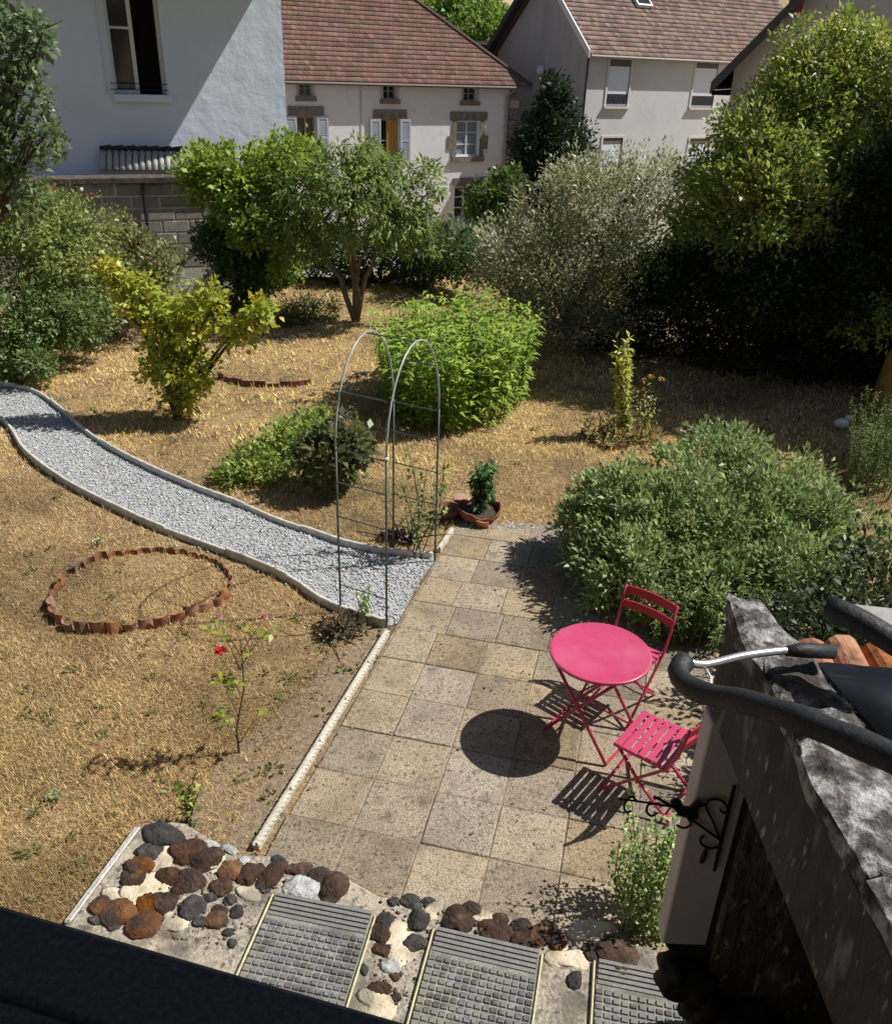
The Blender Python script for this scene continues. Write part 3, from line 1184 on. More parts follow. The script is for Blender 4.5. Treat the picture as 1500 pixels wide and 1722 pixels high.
attic = [rect(f2, 502, 134, 524, 161), rect(f2, 644, 139, 666, 166), rect(f2, 779, 144, 801, 169)]
main = [rect(f2, 500, 194, 532, 268), rect(f2, 640, 199, 671, 272), rect(f2, 767, 202, 806, 262)]
low = [rect(f2, 764, 313, 798, 366)]
t = thing('long_house', 'long pale house with brown tiled roof and grey-blue shutters beyond the fruit tree', 'house', f2.w(0, zb2))
PINKW = mat('pale_pink_render', [(0.3, (0.74, 0.735, 0.77)), (0.7, (0.83, 0.825, 0.86))], scale=0.7, bump=0.3, bscale=6, rough=0.95,
            noise2=[(0.35, (0.68, 0.66, 0.67), 0.5, 0.7), (2.5, (0.66, 0.64, 0.63), 0.6, 0.75)])
mb = wall_holes(f2, l2, r2, zb2, ze2, attic + main + low, 0.22, MB())
body_rest(f2, l2, r2, zb2, ze2, 9, mb)
mb.build('wall', PINKW, t)
pitch = math.radians(40)
OV = 0.35
slope_len = 6.4
eL, eR = f2.w(l2 - 0.2, ze2 - 0.12, OV), f2.w(f2.hit(886, 140)[0], ze2 - 0.12, OV)
upv = (-f2.n) * math.cos(pitch) + Vector((0, 0, 1)) * math.sin(pitch)
LL = (eR - eL).length
hipk = math.cos(pitch)
mb = MB()
ridgeA, ridgeB = eL + upv * slope_len, eR + upv * slope_len - f2.d * slope_len * hipk
mb.slab3([eL, eR, ridgeB, ridgeA], (0, 0, -0.1))
bk = f2.n * (-2 * slope_len * math.cos(pitch))
mb.slab3([eR, eR + bk, ridgeB], (0, 0, -0.1))
mb.slab3([eL + bk, eR + bk, ridgeB, ridgeA], (0, 0, -0.1))
rf = mb.build('roof', DECK, t)
tiled_slope('roof_tiles', rf, eL + Vector((0, 0, 0.005)), eR + Vector((0, 0, 0.005)), upv, slope_len, BROWNTILE, clip=lambda q: (0, LL - q * hipk))
MB().tube([eR, ridgeB], 0.11, 7).build('hip_ridge', RIDGE, rf)
MB().tube([eL - Vector((0, 0, 0.06)), eR - Vector((0, 0, 0.06))], 0.06, 7).build('gutter', flat('brown_gutter', (0.16, 0.13, 0.12)), rf)
for px_, h_ in ((805, 1.2), (853, 1.3)):
    c = at(px_, 95 if px_ < 840 else 98, 44.0)
    m_ = MB().box((c.x, c.y, c.z - 1.0), (0.7, 0.7, 3.0), (f2.d, -f2.n, Vector((0, 0, 1))))
    m_.box((c.x, c.y, c.z + 0.55), (0.9, 0.9, 0.14), (f2.d, -f2.n, Vector((0, 0, 1))))
    m_.build('chimney', flat('dark_chimney', (0.09, 0.08, 0.08), bump=0.4), rf)
for h in attic:
    w = casement(t, f2, h, fr=0.05, cols=2, rows=2, fmat=flat('grey_frame', (0.30, 0.29, 0.29)))
    m_ = MB()
    m_.wall(f2, h[0] - 0.14, h[1] + 0.14, h[2] - 0.16, h[2], 0.002, 0.10)
    m_.build('sill', STONE, w)
    for q0, q1 in ((h[0] - 0.10, h[0]), (h[1], h[1] + 0.10)):
        MB().wall(f2, q0, q1, h[2], h[3], 0.002, 0.03).build('stone_jamb', flat('pale_jamb', (0.48, 0.45, 0.42), bump=0.3), w)
CURT = flat('ochre_curtain', (0.42, 0.24, 0.07), rough=0.9, bump=0.5)
for i, h in enumerate(main):
    w = casement(t, f2, h, fr=0.07, cols=2, rows=3 if i == 2 else 2, fmat=(flat('blue_white_frame', (0.55, 0.60, 0.64)) if i == 2 else flat('wood_frame', (0.32, 0.24, 0.17))), gmat=(flat('net_curtain_glass', (0.22, 0.27, 0.31), rough=0.15) if i == 2 else GLASS))
    MB().wall(f2, h[0] - 0.32, h[1] + 0.32, h[3] + 0.003, h[3] + 0.32, 0.002, 0.05).build('lintel', STONE, w)
    MB().wall(f2, h[0] - 0.2, h[1] + 0.2, h[2] - 0.2, h[2] - 0.003, 0.002, 0.12).build('sill', STONE, w)
    if i == 2:
        mid = (h[2] + h[3]) / 2 - 0.15
        for q0, q1, z0, z1 in ((h[0] - 0.2, h[0] - 0.002, h[2], h[3]), (h[1] + 0.002, h[1] + 0.2, h[2], h[3]), (h[0] - 0.40, h[0] - 0.202, mid - 0.25, mid + 0.25), (h[1] + 0.202, h[1] + 0.40, mid - 0.25, mid + 0.25)):
            MB().wall(f2, q0, q1, z0, z1, 0.002, 0.04).build('stone_jamb', STONE, w)
    else:
        shutter(w, f2, h[0] - 0.47, h[0] - 0.02, h[2], h[3])
        shutter(w, f2, h[1] + 0.02, h[1] + 0.47, h[2], h[3])
        pts = MB()
        cw = (h[1] - h[0])
        a0 = h[0] + cw * (0.36 if i == 1 else 0.45)
        for k in range(10):
            u = k / 10
            v = (k + 1) / 10
            s_a, s_b = a0 + (h[1] - 0.05 - a0) * u, a0 + (h[1] - 0.05 - a0) * v
            da, db = 0.02 * math.sin(k * 2.1), 0.02 * math.sin((k + 1) * 2.1)
            pts.add([f2.w(s_a, h[2] + 0.05, -0.09 + da), f2.w(s_b, h[2] + 0.05, -0.09 + db), f2.w(s_b, h[3] - 0.05, -0.09 + db), f2.w(s_a, h[3] - 0.05, -0.09 + da)], [(0, 1, 2, 3)])
        if i == 1:
            pts.build('curtain', CURT, w)
h = low[0]
w = casement(t, f2, h, fr=0.06, cols=2, rows=3)
MB().wall(f2, h[0] - 0.1, h[1] + 0.35, h[3] + 0.003, h[3] + 0.34, 0.002, 0.06).build('lintel', flat('purple_brown_lintel', (0.17, 0.13, 0.12), bump=0.4), w)
m_ = MB().tube([f2.w(r2 - 0.12, zb2, 0.08), f2.w(r2 - 0.12, ze2 - 0.5, 0.08), f2.w(r2 + 0.1, ze2 - 0.2, 0.30)], 0.05, 7)
m_.build('downpipe', ZINC, t)
MB().wall(f2, f2.hit(607, 200)[0] - 0.03, f2.hit(607, 200)[0] + 0.03, ze2 - 4.2, ze2 - 0.1, 0.002, 0.02).build('cable_duct', flat('pinkish_duct', (0.5, 0.45, 0.44)), t)
# quoins on the corner
zz = zb2
k = 0
while zz < ze2 - 0.6:
    hh = random.uniform(0.3, 0.45)
    wd = 0.5 if k % 2 else 0.32
    MB().wall(f2, r2 + 0.003, r2 + wd, zz + 0.01, zz + hh - 0.02, -0.4, 0.03).build('quoin', STONE if random.random() < 0.6 else flat('pale_quoin', (0.42, 0.39, 0.36), bump=0.4), t, bevel=0.02)
    zz += hh
    k += 1

# ---------- tall grey house at the right
f3 = Face(at(1090, 140, 40.0), 33)
l3 = f3.hit(985, 150)[0]
r3 = l3 + 13.5
ze3 = f3.hit(1090, 92)[1]
up3 = [rect(f3, 1022, 99, 1058, 178), rect(f3, 1166, 103, 1203, 180)]
lo3 = [rect(f3, 1011, 231, 1044, 290), rect(f3, 1156, 232, 1190, 290)]
t = thing('grey_house', 'tall grey rendered house with white window blinds and brown tiled roof', 'house', f3.w(l3, -3.4))
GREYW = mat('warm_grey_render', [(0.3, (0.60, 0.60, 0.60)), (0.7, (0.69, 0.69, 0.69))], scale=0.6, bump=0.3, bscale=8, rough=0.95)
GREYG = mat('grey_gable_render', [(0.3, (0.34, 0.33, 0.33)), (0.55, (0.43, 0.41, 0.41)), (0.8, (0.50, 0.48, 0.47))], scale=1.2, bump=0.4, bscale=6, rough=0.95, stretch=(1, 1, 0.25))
mb = wall_holes(f3, l3, r3, -3.4, ze3, up3 + lo3, 0.2, MB())
mb.build('wall', GREYW, t)
D3 = 6.2
gh = 3.1 * math.tan(math.radians(42))
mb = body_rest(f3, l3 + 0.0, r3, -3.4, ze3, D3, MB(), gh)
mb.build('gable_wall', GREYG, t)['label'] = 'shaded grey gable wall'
pitch3 = math.radians(42)
up_v = (-f3.n) * math.cos(pitch3) + Vector((0, 0, 1)) * math.sin(pitch3)
sl3 = (D3 / 2 + 0.3) / math.cos(pitch3)
e0, e1 = f3.w(l3 - 0.15, ze3 - 0.08, 0.3), f3.w(r3 + 0.3, ze3 - 0.08, 0.3)
mb = MB()
mb.slab3([e0, e1, e1 + up_v * sl3, e0 + up_v * sl3], (0, 0, -0.1))
bk3 = f3.n * (-(D3 + 0.6))
mb.slab3([e0 + bk3, e1 + bk3, e1 + up_v * sl3, e0 + up_v * sl3], (0, 0, -0.1))
rf = mb.build('roof', DECK, t)
tiled_slope('roof_tiles', rf, e0 + Vector((0, 0, 0.005)), e1 + Vector((0, 0, 0.005)), up_v, sl3, [(0.24, 0.165, 0.14), (0.29, 0.195, 0.165), (0.20, 0.145, 0.125), (0.32, 0.23, 0.20)])
mb = MB()
q = Vector((0, 0, -0.12))
mb.slab3([e0 - f3.d * 0.05 + q, e0 - f3.d * 0.05 + up_v * sl3 + q, e0 - f3.d * 0.05 + up_v * sl3 - q * 1.3, e0 - f3.d * 0.05 - q * 1.3], f3.d * -0.06)
mb.build('bargeboard', WHITEP, rf)
mb = MB()
mb.slab3([e0 - f3.d * 0.05 + bk3 + q, e0 - f3.d * 0.05 + up_v * sl3 + q, e0 - f3.d * 0.05 + up_v * sl3 - q * 1.3, e0 - f3.d * 0.05 + bk3 - q * 1.3], f3.d * -0.35)
mb.build('bargeboard', flat('dark_verge', (0.03, 0.028, 0.028)), rf)
MB().tube([e0 - Vector((0, 0, 0.05)), e1 - Vector((0, 0, 0.05))], 0.06, 7).build('gutter', flat('grey_gutter', (0.35, 0.33, 0.31)), rf)
# roof window
c = at(1072, 14, 42.3)
tt = (c - e0).dot(f3.d)
rise = (ze3 + 1.9 - e0.z) / math.sin(pitch3)
n3 = f3.d.cross(up_v).normalized()
n3 = n3 if n3.z > 0 else -n3
cc = e0 + f3.d * tt + up_v * (rise + 0.35) + n3 * 0.09
sk = MB().box(cc, (0.85, 1.1, 0.14), (f3.d, up_v, n3)).build('skylight', WHITEP, rf)
MB().box(cc + n3 * 0.075, (0.66, 0.9, 0.03), (f3.d, up_v, n3)).build('pane', GLASS, sk)
BLIND = flat('white_blind', (0.80, 0.86, 0.96), rough=0.7, var=0.04)
SHUTBOX = flat('brown_shutter_box', (0.16, 0.14, 0.12), rough=0.8)
for i, h in enumerate(up3 + lo3):
    w = casement(t, f3, h, fr=0.06, cols=1, rows=1)
    m_ = MB().wall(f3, h[0] - 0.10, h[0], h[2], h[3], 0.002, 0.03).wall(f3, h[1], h[1] + 0.10, h[2], h[3], 0.002, 0.03).wall(f3, h[0] - 0.10, h[1] + 0.10, h[3], h[3] + 0.08, 0.002, 0.03)
    m_.build('window_surround', flat('pale_surround', (0.68, 0.66, 0.63)), w)
    MB().wall(f3, h[0], h[1], h[3] - 0.25, h[3] - 0.002, -0.12, -0.008).build('shutter_box', SHUTBOX, w)
    MB().wall(f3, h[0] + 0.03, h[1] - 0.03, h[2] + 0.02, h[3] - 0.25, -0.03, -0.012).build('blind', BLIND, w)
    MB().wall(f3, h[0] - 0.12, h[1] + 0.12, h[2] - 0.09, h[2] - 0.003, 0.002, 0.12).build('sill', flat('pale_surround2', (0.66, 0.64, 0.61)), w)
    if i < 2:
        m_ = MB()
        for z in (0.08, 0.42):
            m_.wall(f3, h[0], h[1], h[2] + z, h[2] + z + 0.035, 0.0, 0.03)
        k = h[0] + 0.05
        while k < h[1]:
            m_.wall(f3, k, k + 0.03, h[2] + 0.115, h[2] + 0.42, 0.0, 0.025)
            k += 0.08
        m_.build('railing', flat('dark_rail', (0.03, 0.03, 0.04)), w)
fg = Face(f3.w(l3, 0), 33 - 90)
gs, gz = fg.hit(917, 117)
c = fg.w(gs, gz, 0.25)
lm = MB().blob(c, (0.18, 0.18, 0.18), amp=0, sub=2).build('wall_lamp', WHITEP, t, smooth=True)
MB().tube([fg.w(gs, gz - 0.3, 0), c - Vector((0, 0, 0.15))], 0.025, 6).build('bracket', DARK, lm)
MB().tube([f3.w(l3 - 0.06, -3.4, 0.05), f3.w(l3 - 0.06, ze3 - 0.2, 0.05)], 0.05, 7).build('downpipe', flat('dark_pipe', (0.07, 0.07, 0.07)), t)

# ---------- gabled house behind the big tree
y4 = 27.0
pA, pT = at(1196, 142, y4), at(1335, 0, y4)
f4 = Face(at(1260, 120, y4), -21.3)
sA, zA = f4.hit(1200, 142)
sT, zT = f4.hit(1330, 5)
t = thing('gabled_house', 'house gable with sloping dark eaves rising behind the big tree', 'house', f4.w(sT, -3.4))
sl_ = (zT - zA) / (sT - sA)
hw = 4.2
apex_s = sA + hw + 0.2
za, zap = zA, zA + sl_ * hw
ws0 = sA + 0.5
ws1 = 2 * apex_s - ws0
zw = zA + sl_ * 0.5
mb = MB()
for d_ in (0.0, -9.0):
    pts = [f4.w(ws0, -3.4, d_), f4.w(ws1, -3.4, d_), f4.w(ws1, zw - 0.15, d_), f4.w(apex_s, zap - 0.2, d_), f4.w(ws0, zw - 0.15, d_)]
    mb.add(pts, [tuple(range(5)) if d_ == 0 else tuple(range(5))[::-1]])
for s_ in (ws0, ws1):
    mb.add([f4.w(s_, -3.4, 0), f4.w(s_, -3.4, -9), f4.w(s_, zw - 0.15, -9), f4.w(s_, zw - 0.15, 0)], [(0, 1, 2, 3)])
mb.build('wall', mat('grey_pink_render', [(0.3, (0.44, 0.42, 0.41)), (0.7, (0.56, 0.53, 0.52))], scale=0.9, bump=0.3, bscale=8), t)
mb = MB()
mb.slab3([f4.w(sA, za - 0.12, 0.45), f4.w(apex_s, zap - 0.12, 0.45), f4.w(apex_s, zap - 0.12, -9.4), f4.w(sA, za - 0.12, -9.4)], (0, 0, 0.16))
mb.slab3([f4.w(2 * apex_s - sA, za - 0.12, 0.45), f4.w(apex_s + 0.002, zap - 0.12, 0.45), f4.w(apex_s + 0.002, zap - 0.12, -9.4), f4.w(2 * apex_s - sA, za - 0.12, -9.4)], (0, 0, 0.16))
rf = mb.build('roof', flat('slate_roof', (0.10, 0.095, 0.105), rough=0.7, bump=0.5, bscale=20), t)
mb = MB()
mb.slab3([f4.w(sA - 0.02, za - 0.24, 0.46), f4.w(apex_s, zap - 0.24, 0.46), f4.w(apex_s, zap + 0.08, 0.46), f4.w(sA - 0.02, za + 0.08, 0.46)], f4.n * 0.05)
mb.build('bargeboard', flat('dark_grey_board', (0.065, 0.062, 0.06), rough=0.7), rf)
MB().wall(f4, sA + 0.02, ws0 - 0.01, za - 0.25, za - 0.14, -9, 0.44).build('soffit', DARK, rf)
c = f4.w(sT + 0.15, zT + 0.1, 0.30)
tag(MB().lathe([(0.16, -0.32), (0.19, -0.1), (0.2, 0.2), (0.14, 0.3)], c, 12).build('red_lantern', flat('dark_red_paint', (0.20, 0.02, 0.025)), None, loc=c), 'small dark red canister hanging under the gable eaves at the upper right', 'lantern')

# ---------- far field and trees in the gap between the houses
fld = [at(800, 66, 300), at(905, 66, 300), at(905, 30, 420), at(800, 30, 420)]
mb = MB()
mb.add([(-4 + 0, 0, 0)], [])
mb = MB()
xa, xb = at(790, 40, 330).x, at(930, 40, 330).x
rows_ = []
for yy in np.linspace(250, 420, 8):
    rows_.append([(x, yy, ground_z(x, yy) + 0.8) for x in np.linspace(xa, xb, 5)])
vs = [p for r_ in rows_ for p in r_]
fs = [(j * 5 + i, j * 5 + i + 1, (j + 1) * 5 + i + 1, (j + 1) * 5 + i) for j in range(7) for i in range(4)]
kind(MB().add(vs, fs).build('far_field', flat('stubble_field', (0.48, 0.38, 0.2), var=0.2, scale=0.05)), 'structure')
GREENS_FAR = [(0.11, 0.17, 0.035), (0.14, 0.21, 0.05), (0.08, 0.13, 0.03)]
DARKG = [(0.02, 0.035, 0.018), (0.03, 0.05, 0.022)]
tree('far_tree', 'bright green tree behind the brown tiled hip roof', 'tree', at(800, 150, 62), [lobe_px(785, 45, 60, 45, 62, 3, 2), lobe_px(830, 75, 50, 45, 62, 3, 2), lobe_px(750, 20, 40, 30, 62, 3, 1)], 420, 34, 0.32, 0.2, GREENS_FAR, r0=0.25, cr_=0.75, groundz=-10)
tree('far_tree', 'dark green tree between the chimney and the grey gable', 'tree', at(872, 170, 58), [lobe_px(872, 115, 22, 60, 58, 2, 1)], 160, 34, 0.28, 0.18, [(0.05, 0.085, 0.03), (0.07, 0.12, 0.035)], r0=0.2, cr_=0.6, groundz=-10)
for i, (x_, y_, d_, rx, ry) in enumerate(((852, 12, 430, 55, 14), (890, 22, 400, 40, 12), (815, 8, 420, 50, 12), (880, 58, 250, 16, 14))):
    c = at(x_, y_, d_)
    tree('hill_tree', ['dark tree clump on the hill at the top, above the stubble field', 'dark tree clump on the hill beside the grey gable', 'dark tree clump on the hill above the green tree', 'round dark tree at the lower edge of the stubble field'][i], 'tree', (c.x, c.y, ground_z(c.x, c.y)),
         [lobe_px(x_, y_, rx, ry, d_, 8, 1)], 150, 22, 2.0, 1.4, [(0.03, 0.05, 0.03), (0.045, 0.07, 0.04)], r0=0.6, cr_=3.0, groundz=-10, group='trees on the far hill')
#PART3
# ================================================================== GARDEN FURNITURE
PINK = mat('pink_enamel', [(0.3, (0.50, 0.052, 0.135)), (0.7, (0.57, 0.068, 0.165))], scale=5, rough=0.34, spec=0.5, noise2=[(30, (0.44, 0.05, 0.11), 0.60, 0.72), (3.5, (0.56, 0.11, 0.19), 0.5, 0.75), (90, (0.50, 0.20, 0.22), 0.66, 0.74)])
TUBEP = flat('red_pink_enamel', (0.46, 0.040, 0.09), rough=0.4, spec=0.5)
BACK_SHADE = flat('dark_red_slat', (0.36, 0.020, 0.042), rough=0.45)  # chair paint darkened: shade on the back slats put into the colour


def frame_pt(loc, yaw):
    fx = Vector((math.cos(yaw), math.sin(yaw), 0))
    fy = Vector((-math.sin(yaw), math.cos(yaw), 0))
    return lambda x, y, z: Vector((loc[0], loc[1], 0)) + fx * x + fy * y + Vector((0, 0, z))


def bistro_chair(loc, yaw, label):
    """folding chair; local +y is where the sitter faces"""
    t = thing('bistro_chair', label, 'chair', (loc[0], loc[1], 0.022), 'pink bistro chairs at the round table')
    P = frame_pt(loc, yaw)
    fx = P(1, 0, 0) - P(0, 0, 0)
    fy = P(0, 1, 0) - P(0, 0, 0)
    up = Vector((0, 0, 1))
    n, dep = 7, 0.37
    sw = dep / n
    for k in range(n):
        y = -dep / 2 + (k + 0.5) * sw
        MB().box(P(0, y, 0.455 + 0.006 * math.sin(k)), (0.40, sw - 0.013, 0.012), (fx, fy, up)).build('seat_slat', PINK, t, bevel=0.003)
    z0 = 0.022
    for s in (-1, 1):
        x = s * 0.185
        MB().bar(P(x, -dep / 2, 0.439), P(x, dep / 2, 0.439), 0.018, 0.02).build('seat_rail', TUBEP, t)
        xo = s * 0.205
        pts = [P(xo, 0.235, z0 + 0.012), P(xo, 0.03, 0.25), P(xo, -0.17, 0.46), P(xo, -0.225, 0.60), P(xo, -0.265, 0.82)]
        MB().tube(pts, 0.0105, 8).build('back_leg', TUBEP, t, smooth=True)
        xi = s * 0.165
        MB().tube([P(xi, -0.235, z0 + 0.012), P(xi, 0.0, 0.23), P(xi, 0.175, 0.43)], 0.0105, 8).build('front_leg', TUBEP, t, smooth=True)
    MB().tube([P(-0.205, 0.215, z0 + 0.05), P(0.205, 0.215, z0 + 0.05)], 0.008, 6).build('foot_bar', TUBEP, t)
    MB().tube([P(-0.165, -0.215, z0 + 0.05), P(0.165, -0.215, z0 + 0.05)], 0.008, 6).build('foot_bar', TUBEP, t)
    for z, h in ((0.785, 0.062), (0.675, 0.058)):
        vs, fs = [], []
        K = 9
        yb = -0.225 - (z - 0.60) * 0.182
        for k in range(K + 1):
            u = k / K * 2 - 1
            c = -0.035 * (1 - u * u)
            for dy, dz in ((0.004, -h / 2), (0.004, h / 2), (-0.008, h / 2), (-0.008, -h / 2)):
                vs.append(P(u * 0.215, yb + c + dy - dz * 0.18, z + dz))
        for k in range(K):
            for q in range(4):
                q2 = (q + 1) % 4
                fs.append((4 * k + q, 4 * k + q2, 4 * (k + 1) + q2, 4 * (k + 1) + q))
        fs += [(3, 2, 1, 0), tuple(4 * K + q for q in range(4))]
        MB().add(vs, fs).build('back_slat', BACK_SHADE, t)
    return t


TC = G(1010, 1095, 0.72)
t = thing('bistro_table', 'round pink metal folding table on the paving slabs', 'table', (TC.x, TC.y, 0.022))
TR = 0.335
top = MB().lathe([(TR - 0.012, 0.694), (TR, 0.697), (TR + 0.003, 0.706), (TR, 0.716), (TR - 0.008, 0.7205), (TR - 0.014, 0.7195), (0.05, 0.7185)], (TC.x, TC.y, 0), 64).build('table_top', PINK, t, smooth='auto')
P = frame_pt(TC, math.radians(52))
z0 = 0.022
for s in (-1, 1):
    MB().tube([P(s * 0.215, -0.25, z0 + 0.012), P(s * 0.215, 0.235, 0.688)], 0.0115, 8).build('leg', TUBEP, t, smooth=True)
    MB().tube([P(s * 0.185, 0.25, z0 + 0.012), P(s * 0.185, -0.235, 0.688)], 0.0115, 8).build('leg', TUBEP, t, smooth=True)
for y, x in ((-0.25, 0.215), (0.25, 0.185)):
    MB().tube([P(-x, y, z0 + 0.012), P(x, y, z0 + 0.012)], 0.010, 6).build('foot_bar', TUBEP, t)
    MB().tube([P(-x, -y * 0.94, 0.682), P(x, -y * 0.94, 0.682)], 0.010, 6).build('top_bar', TUBEP, t)
MB().tube([P(-0.215, 0, 0.362), P(0.215, 0, 0.362)], 0.008, 6).build('hinge_bar', TUBEP, t)

# chair beside the table, facing it, and the chair behind it
C2 = G(1102, 1243, 0.455)
f_ = G(1059, 1220, 0.45) - G(1145, 1262, 0.45)
bistro_chair(C2, math.atan2(f_.y, f_.x) - math.pi / 2, 'pink slatted folding chair in the open beside the table, seat fully in sun')
bk_ = G(1143, 1025, 0.8) - G(1050, 985, 0.8)
yaw = math.atan2(bk_.y, bk_.x) + math.pi
mid = (G(1143, 1025, 0.8) + G(1050, 985, 0.8)) / 2
fdir = Vector((-math.sin(yaw), math.cos(yaw), 0))
bistro_chair(mid + fdir * 0.27, yaw, 'pink folding chair tucked behind the round table against the big shrub')

# ---- garden arch
ARCH = mat('green_arch_tube', [(0.35, (0.045, 0.075, 0.065)), (0.65, (0.11, 0.14, 0.125))], scale=10, rough=0.45, spec=0.6, metal=0.2)
HOOP_GLINT = flat('pale_green_tube', (0.33, 0.38, 0.36), rough=0.35, spec=0.6)  # arch tube made paler: sun glint painted into the hoops
a1, a2 = G(573, 1030), G(650, 1056)
b2 = G(731, 945)
b1 = a1 + (b2 - a2)
t = thing('garden_arch', 'thin green metal arch with ladder sides standing over the gravel path', 'arch', (a1 + b2) / 2)
HS, HT = 1.52, 2.26


def hoop_pts(p, q):
    pts = [p + Vector((0, 0, 0.0)), p + Vector((0, 0, 0.8)), p + Vector((0, 0, HS))]
    for k in range(1, 16):
        a = math.pi * k / 16
        pts.append(p.lerp(q, 0.5 - 0.5 * math.cos(a)) + Vector((0, 0, HS + (HT - HS) * math.sin(a))))
    pts += [q + Vector((0, 0, HS)), q + Vector((0, 0, 0.8)), q + Vector((0, 0, 0.0))]
    return pts


for (p, q) in ((a1, b1), (a2, b2)):
    hp = hoop_pts(p, q)
    MB().tube(hp[2:-2], 0.0085, 8).build('hoop', HOOP_GLINT, t, smooth=True)
    MB().tube(hp[:3], 0.009, 8).build('post', ARCH, t, smooth=True)
    MB().tube(hp[-3:], 0.009, 8).build('post', ARCH, t, smooth=True)
for z in (0.28, 0.60, 0.92, 1.22, 1.50):
    MB().tube([a1 + Vector((0, 0, z)), a2 + Vector((0, 0, z))], 0.0055, 6).build('rung', ARCH, t)
    MB().tube([b1 + Vector((0, 0, z)), b2 + Vector((0, 0, z))], 0.0055, 6).build('rung', ARCH, t)
for k in (3, 8, 13):
    a = math.pi * k / 16
    zz = HS + (HT - HS) * math.sin(a)
    u = 0.5 - 0.5 * math.cos(a)
    MB().tube([a1.lerp(b1, u) + Vector((0, 0, zz)), a2.lerp(b2, u) + Vector((0, 0, zz))], 0.0055, 6).build('rung', ARCH, t)
MB().blob(a2 + Vector((0, 0, HS)), (0.022, 0.022, 0.018), amp=0, sub=1).build('joint_clip', WHITEP, t)

# ---- terracotta tile ring on the lawn
TERRA = mat('weathered_terracotta', [(0.3, (0.11, 0.055, 0.04)), (0.5, (0.27, 0.125, 0.075)), (0.65, (0.36, 0.20, 0.13)), (0.78, (0.50, 0.36, 0.28))], scale=11, bump=0.4, bscale=50, rough=0.9, rand=0.22)


def curved_tile(p, d, h, w, bulge, name, parent, m, tilt=0.0, roll=0.0):
    """upright curved tile, base at p, running along d"""
    n = Vector((-d.y, d.x, 0))
    vs, fs = [], []
    K = 6
    th = 0.014
    up = (Vector((0, 0, 1)) + n * tilt + d * roll).normalized()
    for k in range(K + 1):
        u = k / K * 2 - 1
        c = bulge * (1 - u * u)
        base = p + d * (u * w / 2)
        tp = random.uniform(-0.004, 0.004)
        for (o, z) in ((c, -0.03), (c + th, -0.03), (c + th, h + tp), (c, h + tp)):
            vs.append(base - n * o + up * z)
    for k in range(K):
        for q in range(4):
            q2 = (q + 1) % 4
            fs.append((4 * k + q, 4 * (k + 1) + q, 4 * (k + 1) + q2, 4 * k + q2))
    fs += [(0, 1, 2, 3), tuple(4 * K + q for q in (3, 2, 1, 0))]
    return MB().add(vs, fs).build(name, m, parent, smooth=False)


ring_px = [(92, 1045), (88, 1022), (98, 1000), (112, 978), (132, 960), (160, 946), (190, 938), (225, 932), (265, 928), (300, 932), (330, 936), (358, 946), (378, 958), (388, 978), (384, 1000), (368, 1018), (338, 1030), (305, 1042), (272, 1052), (240, 1058), (205, 1063), (165, 1064), (125, 1062)]
rp = [G(*p) for p in ring_px]
ctr = sum(rp, Vector()) / len(rp)
t = thing('tile_ring', 'heart-shaped ring of upright terracotta tiles bordering an empty bed on the lawn', 'bed border', (ctr.x, ctr.y, 0))
loop = resample(rp + [rp[0]], 0.118)
for i in range(len(loop) - 1):
    p, q = loop[i], loop[i + 1]
    d = (q - p).normalized()
    m_ = (p + q) / 2
    rel = m_ - ctr
    front = rel.y < 0.05
    if not front and random.random() < 0.08:
        continue
    hh = (0.098 if front else 0.048) * random.uniform(0.75, 1.2)
    if rel.x < -0.45:
        hh = max(hh, 0.075)
    nn_ = Vector((-d.y, d.x, 0))
    curved_tile(m_ + nn_ * random.uniform(-0.012, 0.012), (d + nn_ * random.uniform(-0.15, 0.15)).normalized(), hh, (q - p).length * random.uniform(0.90, 1.0), random.choice([-0.032, -0.028, -0.035, -0.02]), 'tile', t, TERRA, tilt=random.uniform(-0.22, 0.22), roll=random.uniform(-0.16, 0.16))

# arc of dark bricks further up the lawn
REDB = mat('dark_red_brick', [(0.3, (0.10, 0.035, 0.03)), (0.7, (0.22, 0.085, 0.06))], scale=20, bump=0.4, rough=0.9, rand=0.15)
arc = resample([G(*p) for p in ((368, 634), (385, 642), (410, 648), (440, 651), (470, 651), (500, 650), (522, 645))], 0.17)
t = thing('brick_border', 'short curved row of dark red bricks between the yellow maple and the bamboo-like clump', 'bed border', arc[3])
for a, b in zip(arc, arc[1:]):
    d = (b - a).normalized()
    curved_tile((a + b) / 2, d, random.uniform(0.06, 0.10), (b - a).length * 0.95, 0.01, 'brick', t, REDB, tilt=random.uniform(-0.2, 0.2))

# border of the weed bed under the tall stems
t = thing('bed_edge', 'dark broken tile edge in front of the tall flowering stems', 'bed border', G(1010, 745))
arc = resample([G(*p) for p in ((978, 728), (990, 741), (1010, 751), (1035, 757), (1055, 752))], 0.13)
for a, b in zip(arc, arc[1:]):
    curved_tile((a + b) / 2, (b - a).normalized(), random.uniform(0.05, 0.09), (b - a).length * 0.95, 0.015, 'tile', t, REDB, tilt=random.uniform(-0.4, 0.1))

